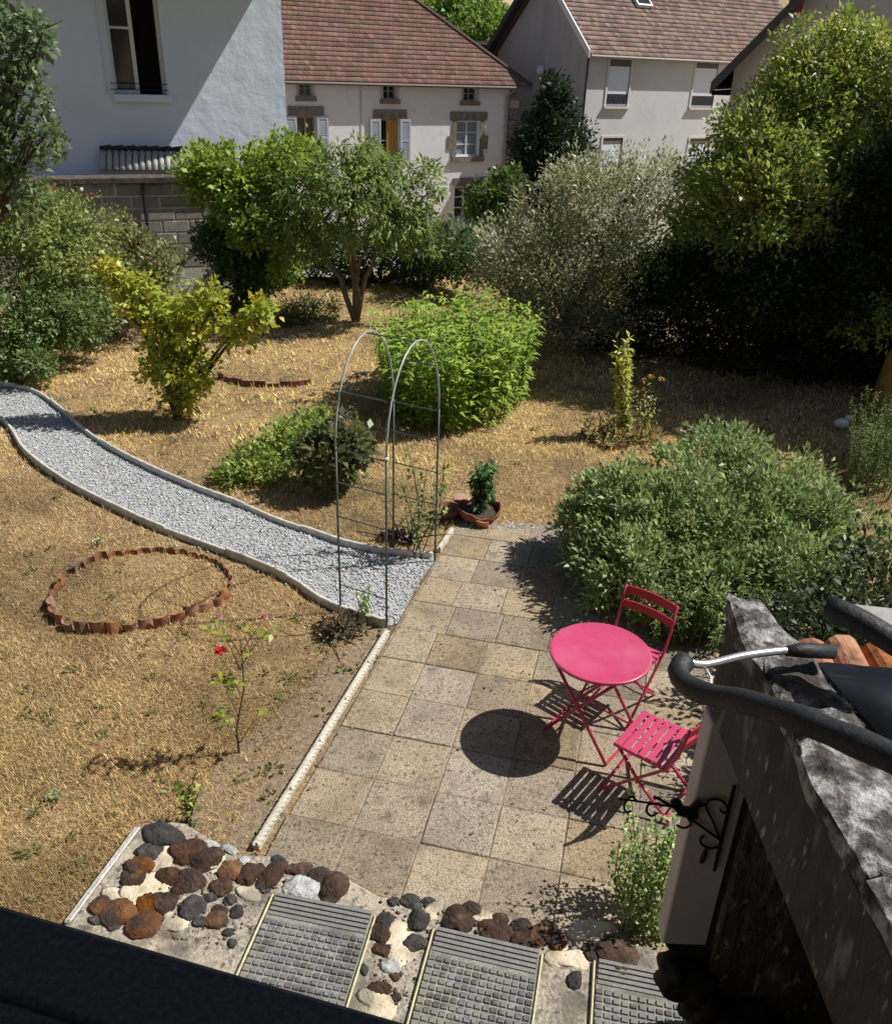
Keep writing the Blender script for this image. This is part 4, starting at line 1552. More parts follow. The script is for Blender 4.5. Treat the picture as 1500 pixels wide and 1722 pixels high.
# ---- terracotta bowls with a leafy plant at the end of the paving
pc = G(805, 872)
DKTERRA = flat('dark_terracotta', (0.26, 0.10, 0.06), rough=0.9, var=0.3, bump=0.3, rand=0.1)
t = thing('terracotta_bowl', 'wide broken terracotta bowl holding the leafy plant at the paving end', 'plant pot', pc)
vs, fs = [], []
mb = MB()
Rb = 0.23
prof = [(Rb * 0.62, 0.0), (Rb * 0.9, 0.06), (Rb, 0.13), (Rb * 0.93, 0.13), (Rb * 0.85, 0.07), (Rb * 0.1, 0.06)]
mb.lathe(prof, pc, 26)
for i, v in enumerate(mb.v):
    x, y, z = v
    if z > 0.1:
        a = math.atan2(y - pc.y, x - pc.x)
        mb.v[i] = (x, y, z + 0.03 * math.sin(a * 2.3 + 1) + 0.012 * math.sin(a * 9))
mb.build('bowl', DKTERRA, t, smooth='auto')
MB().lathe([(Rb * 0.8, 0.062), (Rb * 0.8, 0.09), (Rb * 0.3, 0.11)], pc, 16).build('soil', flat('dark_soil', (0.05, 0.035, 0.025), bump=0.8), t)
curved_tile(pc + Vector((0.04, -0.20, 0.02)), Vector((0.8, -0.3, 0)).normalized(), 0.09, 0.13, 0.02, 'shard', t, flat('bright_terracotta', (0.55, 0.22, 0.12)), tilt=-0.5)
c = G(752, 868)
t = thing('terracotta_bowl', 'small dark terracotta bowl left of the leafy potted plant', 'plant pot', c)
MB().lathe([(0.09, 0), (0.13, 0.05), (0.15, 0.10), (0.135, 0.10), (0.11, 0.05), (0.02, 0.04)], c, 20).build('bowl', DKTERRA, t, smooth='auto')
c = G(775, 850)
t = thing('brick_block', 'hollow pinkish brick lying behind the terracotta bowls', 'brick', c)
mb = MB()
for dx in (-0.06, 0.06):
    mb.box(c + Vector((dx, 0, 0.055)), (0.025, 0.16, 0.11))
for dz in (0.0125, 0.0975):
    mb.box(c + Vector((0, 0, dz)), (0.095, 0.158, 0.023))
mb.box(c + Vector((0, 0.06, 0.055)), (0.095, 0.02, 0.06))
mb.build('shell', flat('pinkish_brick', (0.42, 0.27, 0.19), bump=0.3), t, bevel=0.004)

# ================================================================== PLANTS
LIME = [(0.20, 0.26, 0.035), (0.26, 0.29, 0.045), (0.15, 0.22, 0.03), (0.24, 0.27, 0.04)]
MID = [(0.11, 0.145, 0.045), (0.15, 0.18, 0.065), (0.075, 0.11, 0.035), (0.18, 0.20, 0.075)]
DARK_G = [(0.035, 0.06, 0.02), (0.05, 0.085, 0.03), (0.03, 0.05, 0.018)]
PALE = [(0.175, 0.22, 0.085), (0.13, 0.175, 0.065), (0.23, 0.27, 0.12), (0.09, 0.13, 0.045)]
OLIVE = [(0.13, 0.145, 0.07), (0.20, 0.205, 0.12), (0.34, 0.34, 0.26), (0.09, 0.105, 0.045), (0.17, 0.15, 0.08), (0.15, 0.175, 0.07)]
YELLOW = [(0.27, 0.24, 0.03), (0.21, 0.215, 0.028), (0.31, 0.255, 0.04), (0.15, 0.165, 0.025), (0.24, 0.225, 0.03)]
BLUEG = [(0.06, 0.095, 0.04), (0.09, 0.13, 0.055), (0.045, 0.07, 0.03), (0.15, 0.185, 0.10)]

# fruit tree with narrow leaves
b = G(598, 541)
yb = b.y
lob = [lobe_px(580, 320, 85, 60, yb - 0.3, 1.0, 3), lobe_px(500, 345, 62, 60, yb, 0.8, 1.8), lobe_px(665, 350, 58, 55, yb - 0.2, 0.8, 1.6), lobe_px(585, 265, 60, 34, yb, 0.6, 1), lobe_px(620, 385, 80, 34, yb - 0.3, 0.7, 0.7), lobe_px(725, 305, 24, 30, yb, 0.4, 0.4), lobe_px(640, 285, 40, 30, yb, 0.5, 0.6), lobe_px(520, 400, 36, 34, yb - 0.2, 0.4, 0.5), lobe_px(705, 400, 34, 34, yb - 0.2, 0.4, 0.4)]
t = thing('fruit_tree', 'round fruit tree with narrow hanging leaves and forked grey trunk in mid lawn', 'tree', b)
mb = MB()
limbs(mb, b, [lob[1][0], lob[3][0]], 0.045, wob=0.1)
limbs(mb, b + Vector((0.03, 0, 0)), [lob[2][0], lob[0][0], lob[4][0]], 0.038, wob=0.1)
for q in range(26):
    l = lob[q % 5]
    e = Vector(l[0] + rand_dir(1)[0] * l[1] * 0.8)
    mb.tube([Vector(l[0]), Vector(l[0]).lerp(e, 0.5) + Vector((0, 0, 0.05)), e], [0.016, 0.01, 0.004], 5)
mb.build('trunk', flat('grey_brown_bark', (0.15, 0.115, 0.09), bump=0.6, var=0.3), t, smooth=True)
leaf_part('crown', clump_leaves(lob, 400, 30, 0.125, 0.036, [(0.095, 0.14, 0.032), (0.13, 0.175, 0.045), (0.065, 0.10, 0.026), (0.17, 0.205, 0.06)], cr_=0.15, hang=0.6, up=0.2, rnd=0.7), t)

# lime-leaved shrub left of it and the dark round shrub below
b = G(420, 470)
tree('lime_shrub', 'bright lime-green bushy tree left of the fruit tree, against the white house', 'tree', (b.x, b.y, 0), [lobe_px(385, 305, 70, 48, 15.6, 0.9, 3), lobe_px(345, 280, 40, 28, 15.6, 0.6, 1), lobe_px(430, 360, 60, 55, 15.6, 0.9, 2), lobe_px(480, 270, 55, 35, 16, 0.8, 1.5), lobe_px(470, 410, 40, 60, 15.8, 0.8, 1)], 380, 36, 0.10, 0.066, [(0.13, 0.19, 0.03), (0.17, 0.22, 0.035), (0.09, 0.14, 0.03), (0.20, 0.24, 0.04)], r0=0.06, cr_=0.2)
b = G(410, 515)
tree('round_shrub', 'dense dark green round shrub left of the fruit tree trunk', 'shrub', b, [lobe_px(405, 425, 68, 55, b.y, 0.7, 3), lobe_px(375, 405, 40, 35, b.y, 0.5, 1), lobe_px(445, 450, 42, 45, b.y - 0.1, 0.5, 1), lobe_px(405, 480, 50, 30, b.y, 0.5, 1)], 260, 40, 0.09, 0.05, [(0.05, 0.10, 0.03), (0.075, 0.14, 0.04), (0.04, 0.07, 0.025)], r0=0.04, cr_=0.16)

# young yellow-green maple
b = G(298, 706)
y_ = b.y
ml = [lobe_px(300, 615, 60, 52, y_, 0.45, 3), lobe_px(295, 545, 62, 45, y_, 0.42, 2.4), lobe_px(235, 520, 34, 30, y_, 0.3, 1), lobe_px(205, 485, 26, 30, y_, 0.25, 0.8), lobe_px(185, 455, 14, 20, y_, 0.15, 0.35), lobe_px(360, 505, 20, 30, y_, 0.25, 0.7), lobe_px(395, 555, 42, 22, y_, 0.25, 1.1), lobe_px(435, 530, 18, 32, y_, 0.22, 0.8), lobe_px(250, 490, 14, 22, y_, 0.2, 0.4), lobe_px(305, 670, 34, 30, y_, 0.3, 1), lobe_px(330, 520, 30, 40, y_, 0.3, 0.8)]
t = thing('young_maple', 'small yellow-green maple with spreading arms beside the gravel path', 'tree', b)
mb = limbs(MB(), b, [m_[0] for m_ in ml], 0.03, r1=0.007, wob=0.04)
mb.build('trunk', BARK, t, smooth=True)
leaf_part('crown', clump_leaves(ml, 360, 18, 0.075, 0.060, YELLOW + LIME, cr_=0.13, up=0.1, shell=0.3), t)

# tall upright clump (many stems)
def stem_clump(name, label, cat, base_px, n, hlo, hhi, L, W, cols, per=26, lean=0.06, stem_r=0.008, group=None, poly=None, leafmat=None, nz=0.25):
    pts = [G(*p) for p in base_px]
    pl = [tuple(p)[:2] for p in pts]
    cx_ = sum(pts, Vector()) / len(pts)
    t = thing(name, label, cat, (cx_.x, cx_.y, 0), group)
    x, y = scatter_poly(pl, n * 6)
    x, y = x[:n], y[:n]
    mb = MB()
    P_, A_, N_, C_ = [], [], [], []
    for i in range(len(x)):
        h = rng.uniform(hlo, hhi)
        d = np.array([x[i] - cx_.x, y[i] - cx_.y, 0]) * lean * 2 + rng.normal(size=3) * lean
        d[2] = 0
        top = np.array([x[i], y[i], 0]) + d * h + np.array([0, 0, h])
        bs = np.array([x[i], y[i], 0.0])
        mb.tube([bs, (bs + top) / 2 + d * 0.05, top], [stem_r, stem_r * 0.8, stem_r * 0.3], 4, False)
        u = rng.uniform(nz, 1.0, per)
        a = rng.uniform(0, 6.28, per)
        pp = bs + (top - bs) * u[:, None]
        ax = np.stack([np.cos(a), np.sin(a), rng.uniform(-0.1, 0.7, per)], 1)
        P_.append(pp)
        A_.append(ax)
        N_.append(np.array([0, 0, 1.0]) + 0.4 * rand_dir(per))
        C_.append(pick(cols, 1, 0.1) * 0.5 + pick(cols, per, 0.2) * 0.5)
    mb.build('stems', STEM, t)
    P_, A_, N_, C_ = map(np.concatenate, (P_, A_, N_, C_))
    sz = rng.uniform(0.6, 1.2, len(P_))
    leaf_part('foliage', leaves(P_, A_, N_, L * sz, W * sz, C_, droop=0.3), t, leafmat)
    return t


stem_clump('tall_clump', 'tall dense clump of upright lime-green leafy stems behind the arch', 'plant clump', [(655, 712), (700, 728), (770, 735), (840, 722), (880, 690), (870, 640), (800, 620), (700, 630), (645, 665)], 330, 0.85, 1.28, 0.15, 0.048, [(0.14, 0.21, 0.03), (0.18, 0.26, 0.04), (0.11, 0.17, 0.03), (0.23, 0.28, 0.05)], per=34, lean=0.06, nz=0.06)

# low ground cover and the browning hydrangea
lobg = [lobe_px(430, 785, 55, 26, G(430, 800).y, 0.35, 2), lobe_px(490, 745, 60, 30, G(490, 775).y, 0.35, 2), lobe_px(395, 805, 28, 12, G(395, 812).y, 0.2, 0.7), lobe_px(530, 720, 40, 22, G(530, 745).y, 0.3, 1)]
tree('low_shrub', 'low spreading light green shrub behind the gravel path', 'shrub', G(470, 795), lobg, 230, 34, 0.06, 0.03, [(0.15, 0.20, 0.04), (0.10, 0.15, 0.03), (0.20, 0.23, 0.06)], r0=0.015, cr_=0.12)
b = G(562, 822)
lobh = [lobe_px(555, 765, 52, 38, b.y - 0.05, 0.35, 1), lobe_px(580, 745, 38, 30, b.y, 0.3, 0.7)]
t = tree('hydrangea', 'small hydrangea with dry brown flower heads inside the arch opening', 'shrub', b, lobh, 110, 22, 0.10, 0.06, [(0.06, 0.08, 0.03), (0.10, 0.12, 0.04), (0.08, 0.07, 0.04)], r0=0.018, cr_=0.12, nl=7)
hp = clump_leaves(lobh, 34, 26, 0.03, 0.03, [(0.34, 0.24, 0.13), (0.28, 0.17, 0.09), (0.40, 0.30, 0.18)], cr_=0.055, shell=0.9)
kind(leaf_part('flower_heads', hp, t), 'stuff')

# climbing roses on the arch sides
def wisp(name, label, base, top, n_st, n_lf, L, W, cols, spread, cat='climber', flowers=None, lo=0.25, stem=STEM, sr=0.006):
    t = thing(name, label, cat, (base[0], base[1], 0))
    mb = MB()
    P_, A_ = [], []
    base, top = Vector(base), Vector(top)
    for i in range(n_st):
        e = top + Vector((random.uniform(-1, 1), random.uniform(-1, 1), 0)) * spread
        e.z = base.z + (top.z - base.z) * random.uniform(0.6, 1.0)
        m_ = base.lerp(e, 0.5) + Vector((random.uniform(-1, 1), random.uniform(-1, 1), 0)) * spread * 0.4
        s0 = base + Vector((random.uniform(-1, 1), random.uniform(-1, 1), 0)) * spread * 0.3
        mb.tube([s0, m_, e], [sr, sr * 0.8, sr * 0.4], 5)
        for k in range(n_lf // n_st):
            u = random.uniform(lo, 1)
            p = s0.lerp(m_, u * 2) if u < 0.5 else m_.lerp(e, u * 2 - 1)
            P_.append(tuple(p + Vector(tuple(rng.normal(size=3))) * spread * 0.18))
    mb.build('stems', stem, t)
    P_ = np.array(P_)
    n = len(P_)
    A_ = rand_dir(n) + np.array([0, 0, 0.1])
    sz = rng.uniform(0.6, 1.2, n)
    leaf_part('foliage', leaves(P_, A_, np.array([0, 0, 1.0]) + 0.5 * rand_dir(n), L * sz, W * sz, pick(cols, n)), t)
    return t


wisp('climbing_rose', 'sparse climbing rose on the far side of the garden arch', (b2 + (b1 - b2) * 0.4), (b2 + (b1 - b2) * 0.35) + Vector((0, 0, 1.35)), 7, 300, 0.055, 0.035, [(0.12, 0.16, 0.05), (0.18, 0.22, 0.08), (0.09, 0.12, 0.04)], 0.22, lo=0.3, stem=BARK)
wisp('weed_sprig', 'small pale sprig growing at the path edge below the arch', G(622, 1046), G(612, 1046) + Vector((0, 0, 0.36)), 5, 60, 0.05, 0.03, [(0.30, 0.36, 0.20), (0.22, 0.30, 0.10)], 0.07)
lobd = [lobe_px(575, 1062, 42, 16, G(575, 1068).y, 0.14, 1)]
tree('withered_plant', 'low withered purple-brown plant at the lawn edge below the arch', 'plant', G(575, 1070), lobd, 40, 18, 0.05, 0.025, [(0.06, 0.045, 0.035), (0.10, 0.07, 0.05), (0.12, 0.12, 0.05)], r0=0.006, cr_=0.05, nl=4)
lobd = [lobe_px(665, 908, 26, 9, G(665, 912).y, 0.1, 1), lobe_px(695, 905, 18, 8, G(695, 912).y, 0.08, 0.6)]
tree('withered_plant', 'blackened dry plant at the foot of the far arch side', 'plant', G(680, 914), lobd, 26, 16, 0.05, 0.03, [(0.03, 0.02, 0.018), (0.05, 0.03, 0.025)], r0=0.006, cr_=0.05, nl=4)

# leafy plant in the bowl
wisp('potted_plant', 'upright green leafy plant in the terracotta bowl', pc + Vector((0, 0, 0.08)), pc + Vector((0.03, 0.02, 0.62)), 9, 460, 0.10, 0.045, [(0.05, 0.10, 0.03), (0.08, 0.14, 0.045), (0.04, 0.07, 0.025)], 0.12, cat='plant', lo=0.12)

# rose bush with red flower on the near lawn
b = G(402, 1267)
t = thing('rose_bush', 'thin-stemmed rose with one red flower and lime leaves on the near lawn', 'rose', b)
tp = at(404, 1078, b.y)
yb = b.y
stm = MB().tube([b, at(398, 1225, yb), at(410, 1160, yb), at(408, 1110, yb), tp], [0.009, 0.007, 0.006, 0.005, 0.004], 6)
for q in ((372, 1205), (440, 1200), (375, 1150), (445, 1066), (375, 1066), (371, 1105), (442, 1045), (366, 1042)):
    e = at(q[0], q[1], yb + random.uniform(-0.06, 0.06))
    s_ = at(403, min(q[1] + 60, 1250), yb)
    stm.tube([s_, s_.lerp(e, 0.5) + Vector((0, 0, 0.02)), e], [0.004, 0.003, 0.002], 5)
stm.build('stem', flat('brown_green_stem', (0.11, 0.10, 0.045)), t, smooth=True)
PP, AA, CC = [], [], []
for (qx, qy, n_) in ((375, 1065, 10), (355, 1052, 5), (425, 1062, 6), (448, 1064, 8), (385, 1150, 10), (398, 1145, 7), (375, 1130, 5), (380, 1205, 9), (372, 1218, 5), (438, 1198, 6), (366, 1140, 3), (412, 1100, 4)):
    for k in range(n_):
        PP.append(tuple(at(qx + random.uniform(-10, 10), qy + random.uniform(-8, 8), yb + random.uniform(-0.07, 0.07))))
PP = np.array(PP)
n = len(PP)
lf = leaves(PP, rand_dir(n) * np.array([1, 1, 0.4]), np.array([0.3, 0, 1.0]) + 0.3 * rand_dir(n), 0.056 * rng.uniform(0.7, 1.2, n), 0.036, pick([(0.30, 0.37, 0.04), (0.16, 0.23, 0.03), (0.30, 0.30, 0.04)], n, 0.15))
for i in range(n):
    V_ = lf[0][4 * i:4 * i + 4]
    me = np_mesh('leaf', V_ - np.array(b), np.array([[0, 1, 2, 3]]), lf[2][4 * i:4 * i + 4])
    link('leaf', me, LEAF, t, b)


def flower(c, r, col, dark, parent):
    P_ = []
    d = rand_dir(26)
    d[:, 2] = np.abs(d[:, 2])
    pk_ = leaves(np.array(c) + d * r * 0.25, d + np.array([0, 0, 0.3]), -d + 0.4 * rand_dir(26), r * 0.9, r * 0.9, pick([col, dark], 26, 0.15), fold=0.35)
    return leaf_part('flower', pk_, parent)


flower(at(371, 1098, yb), 0.042, (0.60, 0.045, 0.07), (0.42, 0.02, 0.04), t)['label'] = 'red rose bloom'
flower(at(444, 1040, yb), 0.035, (0.62, 0.30, 0.27), (0.5, 0.2, 0.18), t)['label'] = 'faded pink rose bloom'
flower(at(366, 1040, yb), 0.03, (0.62, 0.28, 0.25), (0.5, 0.2, 0.18), t)['label'] = 'faded pink rose bloom'
wisp('weed_sprig', 'green weed with brown base on the lawn above the stone strip', G(318, 1385), G(330, 1385) + Vector((0, 0, 0.42)), 7, 130, 0.045, 0.022, [(0.14, 0.19, 0.04), (0.20, 0.23, 0.06), (0.12, 0.11, 0.05)], 0.07, cat='weed')
for i, (qx, qy) in enumerate(((95, 1345), (290, 925), (165, 915))):
    wisp('weed_sprig', ['small grey-green weed tuft low on the near lawn at the left', 'small grey-green weed tuft behind the tile ring', 'dark flat weed on the lawn left above the tile ring'][i], G(qx, qy), G(qx, qy) + Vector((0, 0, 0.07)), 5, 50, 0.035, 0.015, [(0.20, 0.24, 0.14), (0.24, 0.26, 0.12)], 0.07, cat='weed', lo=0.1)

# big pale green mound of shrub at the right
lobm = []
for (qx, qy, rx, ry, yy, w_) in ((1180, 815, 120, 55, 7.4, 2), (1050, 860, 90, 65, 7.0, 2), (1320, 820, 90, 50, 7.4, 1.4), (1150, 900, 130, 80, 6.7, 3), (1290, 880, 120, 80, 6.9, 3), (1400, 900, 80, 80, 6.9, 1.6), (1060, 960, 90, 70, 6.3, 2), (1200, 980, 110, 60, 6.2, 2), (1330, 960, 90, 60, 6.3, 1.5), (1225, 765, 70, 40, 7.8, 0.9), (1000, 900, 60, 50, 6.9, 1)):
    lobm.append(lobe_px(qx, qy, rx, ry, yy, 0.5, w_))
t = tree('big_shrub', 'large pale green mounded shrub spilling over the paving behind the pink table', 'shrub', G(1200, 960), lobm, 1150, 54, 0.064, 0.027, PALE, r0=0.02, cr_=0.13, up=0.6, shell=0.7, nl=10)
stem_clump('rosemary', 'spiky dark green rosemary at the right edge behind the big shrub', 'shrub', [(1420, 830), (1500, 850), (1500, 770), (1440, 770)], 120, 0.6, 1.0, 0.05, 0.010, [(0.07, 0.10, 0.035), (0.11, 0.15, 0.05)], per=60, lean=0.12, nz=0.05)
stem_clump('lavender', 'upright green lavender-like plant in front of the big shrub beside the lichened wall', 'shrub', [(1080, 1090), (1200, 1100), (1260, 1080), (1330, 1060), (1400, 1000), (1300, 1010), (1120, 1060)], 170, 0.35, 0.62, 0.06, 0.012, [(0.09, 0.13, 0.04), (0.14, 0.18, 0.05), (0.06, 0.09, 0.03)], per=44, lean=0.14, nz=0.1)

lo = [(np.array([2.9, 4.9, 0.55]), np.array([0.7, 0.7, 0.55]), 1), (np.array([3.5, 5.6, 0.6]), np.array([0.7, 0.7, 0.6]), 1), (np.array([2.4, 4.3, 0.4]), np.array([0.5, 0.5, 0.4]), 0.7)]  # added shrub; its near-black leaves stand in for black shade
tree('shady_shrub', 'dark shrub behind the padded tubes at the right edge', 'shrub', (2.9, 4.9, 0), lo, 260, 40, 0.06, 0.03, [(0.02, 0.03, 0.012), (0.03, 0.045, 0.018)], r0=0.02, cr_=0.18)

# tall stems in the weed bed
b = G(1052, 735)
wisp('tall_weed', 'tall yellow-green flowering stem against the dark shade', b, at(1046, 556, b.y), 12, 760, 0.11, 0.036, [(0.30, 0.32, 0.05), (0.24, 0.28, 0.05), (0.34, 0.33, 0.14)], 0.10, cat='weed', lo=0.1)
b = G(1090, 735)
t = wisp('tall_weed', 'dry brown-headed weed stems right of the tall yellow-green stem', b, at(1093, 632, b.y), 8, 150, 0.06, 0.025, [(0.24, 0.25, 0.08), (0.30, 0.27, 0.1)], 0.13, cat='weed', lo=0.1)
for (qx, qy) in ((1085, 642), (1078, 655), (1112, 640), (1095, 636)):
    flower(at(qx, qy, b.y), 0.05, (0.30, 0.20, 0.08), (0.22, 0.13, 0.05), t)
lobw = [lobe_px(1030, 730, 45, 18, G(1030, 740).y, 0.3, 1), lobe_px(1075, 735, 40, 16, G(1075, 742).y, 0.3, 1)]
tree('dry_weeds', 'brownish low weeds at the feet of the tall stems', 'weeds', G(1045, 745), lobw, 80, 24, 0.07, 0.02, [(0.20, 0.17, 0.06), (0.16, 0.12, 0.06), (0.24, 0.23, 0.08)], r0=0.006, cr_=0.1, nl=4)

# grey-green silvery shrubs and the big tree on the right
b = G(960, 560)
lo = [lobe_px(960, 370, 105, 80, 14.8, 1.3, 3), lobe_px(870, 440, 75, 75, 14.6, 1.2, 2.4), lobe_px(1060, 390, 110, 90, 14.6, 1.4, 3), lobe_px(950, 460, 110, 65, 14.2, 1.1, 2.5), lobe_px(1100, 300, 70, 45, 14.8, 1.0, 1.2), lobe_px(1000, 305, 80, 36, 15.0, 1.0, 1.2), lobe_px(1060, 490, 100, 55, 14.2, 1.2, 2), lobe_px(890, 520, 70, 40, 14.0, 0.8, 1.2), lobe_px(990, 540, 90, 34, 13.8, 0.7, 1.3)]
tree('silver_shrub', 'big silvery grey-green shrub in front of the grey house', 'shrub', (at(960, 540, 14.7).x, 14.7, 0), lo, 1050, 42, 0.08, 0.028, OLIVE, r0=0.06, cr_=0.26, nl=9, up=0.5)
TREEC = [(0.15, 0.205, 0.04), (0.20, 0.245, 0.05), (0.10, 0.145, 0.035), (0.24, 0.25, 0.05), (0.08, 0.12, 0.035), (0.19, 0.18, 0.06)]
lo = []
for (qx, qy, rx, ry, yy, w_) in ((1250, 230, 52, 40, 12.9, 1), (1310, 190, 60, 45, 13.2, 1.2), (1220, 300, 60, 45, 12.7, 1.2), (1300, 280, 70, 50, 12.6, 1.6), (1370, 240, 70, 55, 13.0, 1.6), (1380, 140, 60, 50, 13.4, 1.2), (1450, 190, 70, 60, 13.2, 1.6), (1340, 120, 40, 30, 13.4, 0.6), (1420, 70, 55, 35, 13.6, 0.8), (1480, 110, 45, 55, 13.6, 0.9),
                             (1190, 370, 70, 45, 12.9, 1.2), (1260, 380, 80, 50, 12.4, 1.6), (1350, 350, 80, 60, 12.4, 1.8), (1440, 310, 80, 70, 12.6, 1.8), (1500, 240, 60, 90, 13.2, 1.4), (1130, 430, 60, 50, 13.2, 1), (1210, 460, 80, 45, 12.8, 1.3), (1300, 450, 80, 50, 12.4, 1.5), (1400, 430, 80, 60, 12.4, 1.6), (1480, 420, 70, 80, 12.6, 1.5), (1450, 520, 50, 45, 12.2, 0.7), (1560, 330, 90, 150, 13.2, 2), (1265, 345, 36, 60, 12.1, 0.5), (1170, 300, 26, 22, 12.9, 0.25), (1330, 60, 20, 24, 13.4, 0.2)):
    lo.append(lobe_px(qx, qy, rx, ry, yy, rng.uniform(0.5, 0.9), w_))
t = tree('big_tree', 'large tree with yellowish sunlit leaves overhanging the right of the garden', 'tree', (at(1450, 600, 13.4).x, 13.4, 0), lo, 1700, 46, 0.078, 0.042, TREEC, r0=0.09, cr_=0.22, nl=12, up=0.3, hang=0.1, shell=0.55)
# hedge mass under it; near-black leaf colour stands in for deep shade
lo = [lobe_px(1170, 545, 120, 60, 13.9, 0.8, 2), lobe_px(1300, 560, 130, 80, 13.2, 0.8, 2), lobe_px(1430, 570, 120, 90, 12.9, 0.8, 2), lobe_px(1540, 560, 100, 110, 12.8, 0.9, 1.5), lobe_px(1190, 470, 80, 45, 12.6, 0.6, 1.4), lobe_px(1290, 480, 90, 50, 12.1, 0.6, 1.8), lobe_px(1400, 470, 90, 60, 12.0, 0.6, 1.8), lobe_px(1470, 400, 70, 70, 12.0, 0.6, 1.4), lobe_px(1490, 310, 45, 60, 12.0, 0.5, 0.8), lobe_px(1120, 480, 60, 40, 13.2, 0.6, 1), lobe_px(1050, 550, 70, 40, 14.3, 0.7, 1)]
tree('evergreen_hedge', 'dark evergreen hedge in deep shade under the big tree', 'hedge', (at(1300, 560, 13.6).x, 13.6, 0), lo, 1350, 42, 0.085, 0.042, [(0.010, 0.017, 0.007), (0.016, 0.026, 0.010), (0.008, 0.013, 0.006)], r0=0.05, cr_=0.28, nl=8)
# unseen trees added right of the frame to shade the big tree and ground
for i, (x_, y_, h_, R_) in enumerate(((9.3, 13.1, 8.2, 2.2), (11.8, 16.0, 8.0, 2.3), (8.3, 11.3, 4.6, 1.3))):
    c = np.array([x_, y_, h_ * 0.56])
    tree('garden_tree', ['tall leafy tree just beyond the right edge, behind the big tree', 'tall leafy tree beyond the right edge, farthest back', 'small leafy tree just beyond the right edge, nearest the house'][i], 'tree', (x_, y_, 0), [(c, np.array([R_, R_, h_ * 0.40]), 1), (c + np.array([-0.4, 0.3, -0.8]), np.array([R_ * 0.9, R_ * 0.9, h_ * 0.34]), 1)], 620, 46, 0.20, 0.13, TREEC, r0=0.16, cr_=0.5, nl=6, shell=0.2)

# ivy-dark conifer by the grey house, small dark bush by the long house
c = at(925, 290, 33)
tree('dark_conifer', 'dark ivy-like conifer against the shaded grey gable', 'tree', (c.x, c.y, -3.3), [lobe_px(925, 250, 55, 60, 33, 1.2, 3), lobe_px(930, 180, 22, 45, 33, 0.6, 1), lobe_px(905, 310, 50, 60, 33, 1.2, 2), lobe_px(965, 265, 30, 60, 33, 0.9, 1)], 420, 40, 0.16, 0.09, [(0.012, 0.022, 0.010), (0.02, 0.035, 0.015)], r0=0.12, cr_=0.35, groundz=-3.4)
c = at(835, 340, 24)
tree('dark_bush', 'dark glossy bush hiding the foot of the long house', 'shrub', (c.x, c.y, -3.2), [lobe_px(830, 345, 42, 42, 24, 0.8, 2), lobe_px(855, 310, 22, 22, 24, 0.5, 1)], 170, 36, 0.14, 0.08, [(0.025, 0.045, 0.018), (0.04, 0.065, 0.02), (0.10, 0.14, 0.03)], r0=0.05, cr_=0.22, groundz=-3.4)
b = G(705, 485)
stem_clump('upright_shrub', 'small upright light green shrub right of the fruit tree trunk', 'shrub', [(675, 488), (735, 490), (730, 478), (680, 476)], 60, 0.5, 0.95, 0.09, 0.035, [(0.11, 0.15, 0.04), (0.16, 0.19, 0.06)], per=34, lean=0.12, nz=0.1)
lo = [lobe_px(520, 520, 48, 22, G(520, 535).y, 0.4, 1), lobe_px(480, 535, 30, 16, G(480, 545).y, 0.3, 0.6)]
tree('grey_bush', 'low grey-green bush left of the fruit tree trunk', 'shrub', G(510, 548), lo, 110, 30, 0.08, 0.022, [(0.13, 0.15, 0.06), (0.17, 0.18, 0.08), (0.10, 0.12, 0.05)], r0=0.015, cr_=0.14)
# hedge mass closing the garden behind the fruit tree
lo = [lobe_px(560, 425, 100, 40, 18.6, 0.7, 2), lobe_px(700, 420, 90, 45, 18.4, 0.7, 2), lobe_px(770, 425, 70, 50, 17.5, 0.7, 1.3), lobe_px(450, 440, 80, 40, 18.8, 0.7, 1)]
tree('back_hedge', 'shadowy hedge closing the garden behind the fruit tree', 'hedge', (at(640, 440, 18.6).x, 18.6, 0), lo, 420, 34, 0.11, 0.06, DARK_G + MID[2:3], r0=0.04, cr_=0.28, nl=8)

# left edge: pear tree branch side, and mixed border shrubs
lo = [lobe_px(20, 70, 38, 40, 8.6, 0.3, 1), lobe_px(-20, 210, 55, 70, 8.6, 0.5, 1.3), lobe_px(42, 160, 22, 34, 8.6, 0.2, 0.5), lobe_px(15, 300, 48, 55, 8.6, 0.4, 1.4), lobe_px(80, 222, 18, 26, 8.6, 0.2, 0.5), lobe_px(60, 60, 10, 20, 8.6, 0.12, 0.25), lobe_px(-70, 150, 80, 160, 8.6, 0.9, 1.6)]
b = G(-75, 720)
tree('pear_tree', 'tree with bluish green leaves reaching in at the left edge before the white house', 'tree', (b.x - 0.3, 8.9, 0), lo, 240, 20, 0.075, 0.045, BLUEG + [(0.11, 0.155, 0.05)], r0=0.03, cr_=0.15, nl=6)
lo = [lobe_px(60, 430, 85, 70, 12.6, 0.8, 3), lobe_px(120, 375, 60, 38, 13.2, 0.6, 1.3), lobe_px(30, 365, 55, 50, 12.4, 0.6, 1.5), lobe_px(140, 460, 65, 55, 12.8, 0.7, 1.8)]
tree('rose_hedge', 'tangled border shrub with a few red blooms below the white house, left', 'shrub', G(90, 560), lo, 360, 36, 0.075, 0.045, [(0.12, 0.16, 0.045), (0.17, 0.20, 0.06), (0.08, 0.12, 0.035), (0.20, 0.20, 0.06)], r0=0.035, cr_=0.2)
t = bpy.data.objects['rose_hedge']
for (qx, qy) in ((90, 318), (155, 330)):
    flower(at(qx, qy, 12.5), 0.05, (0.26, 0.09, 0.06), (0.2, 0.07, 0.05), t)
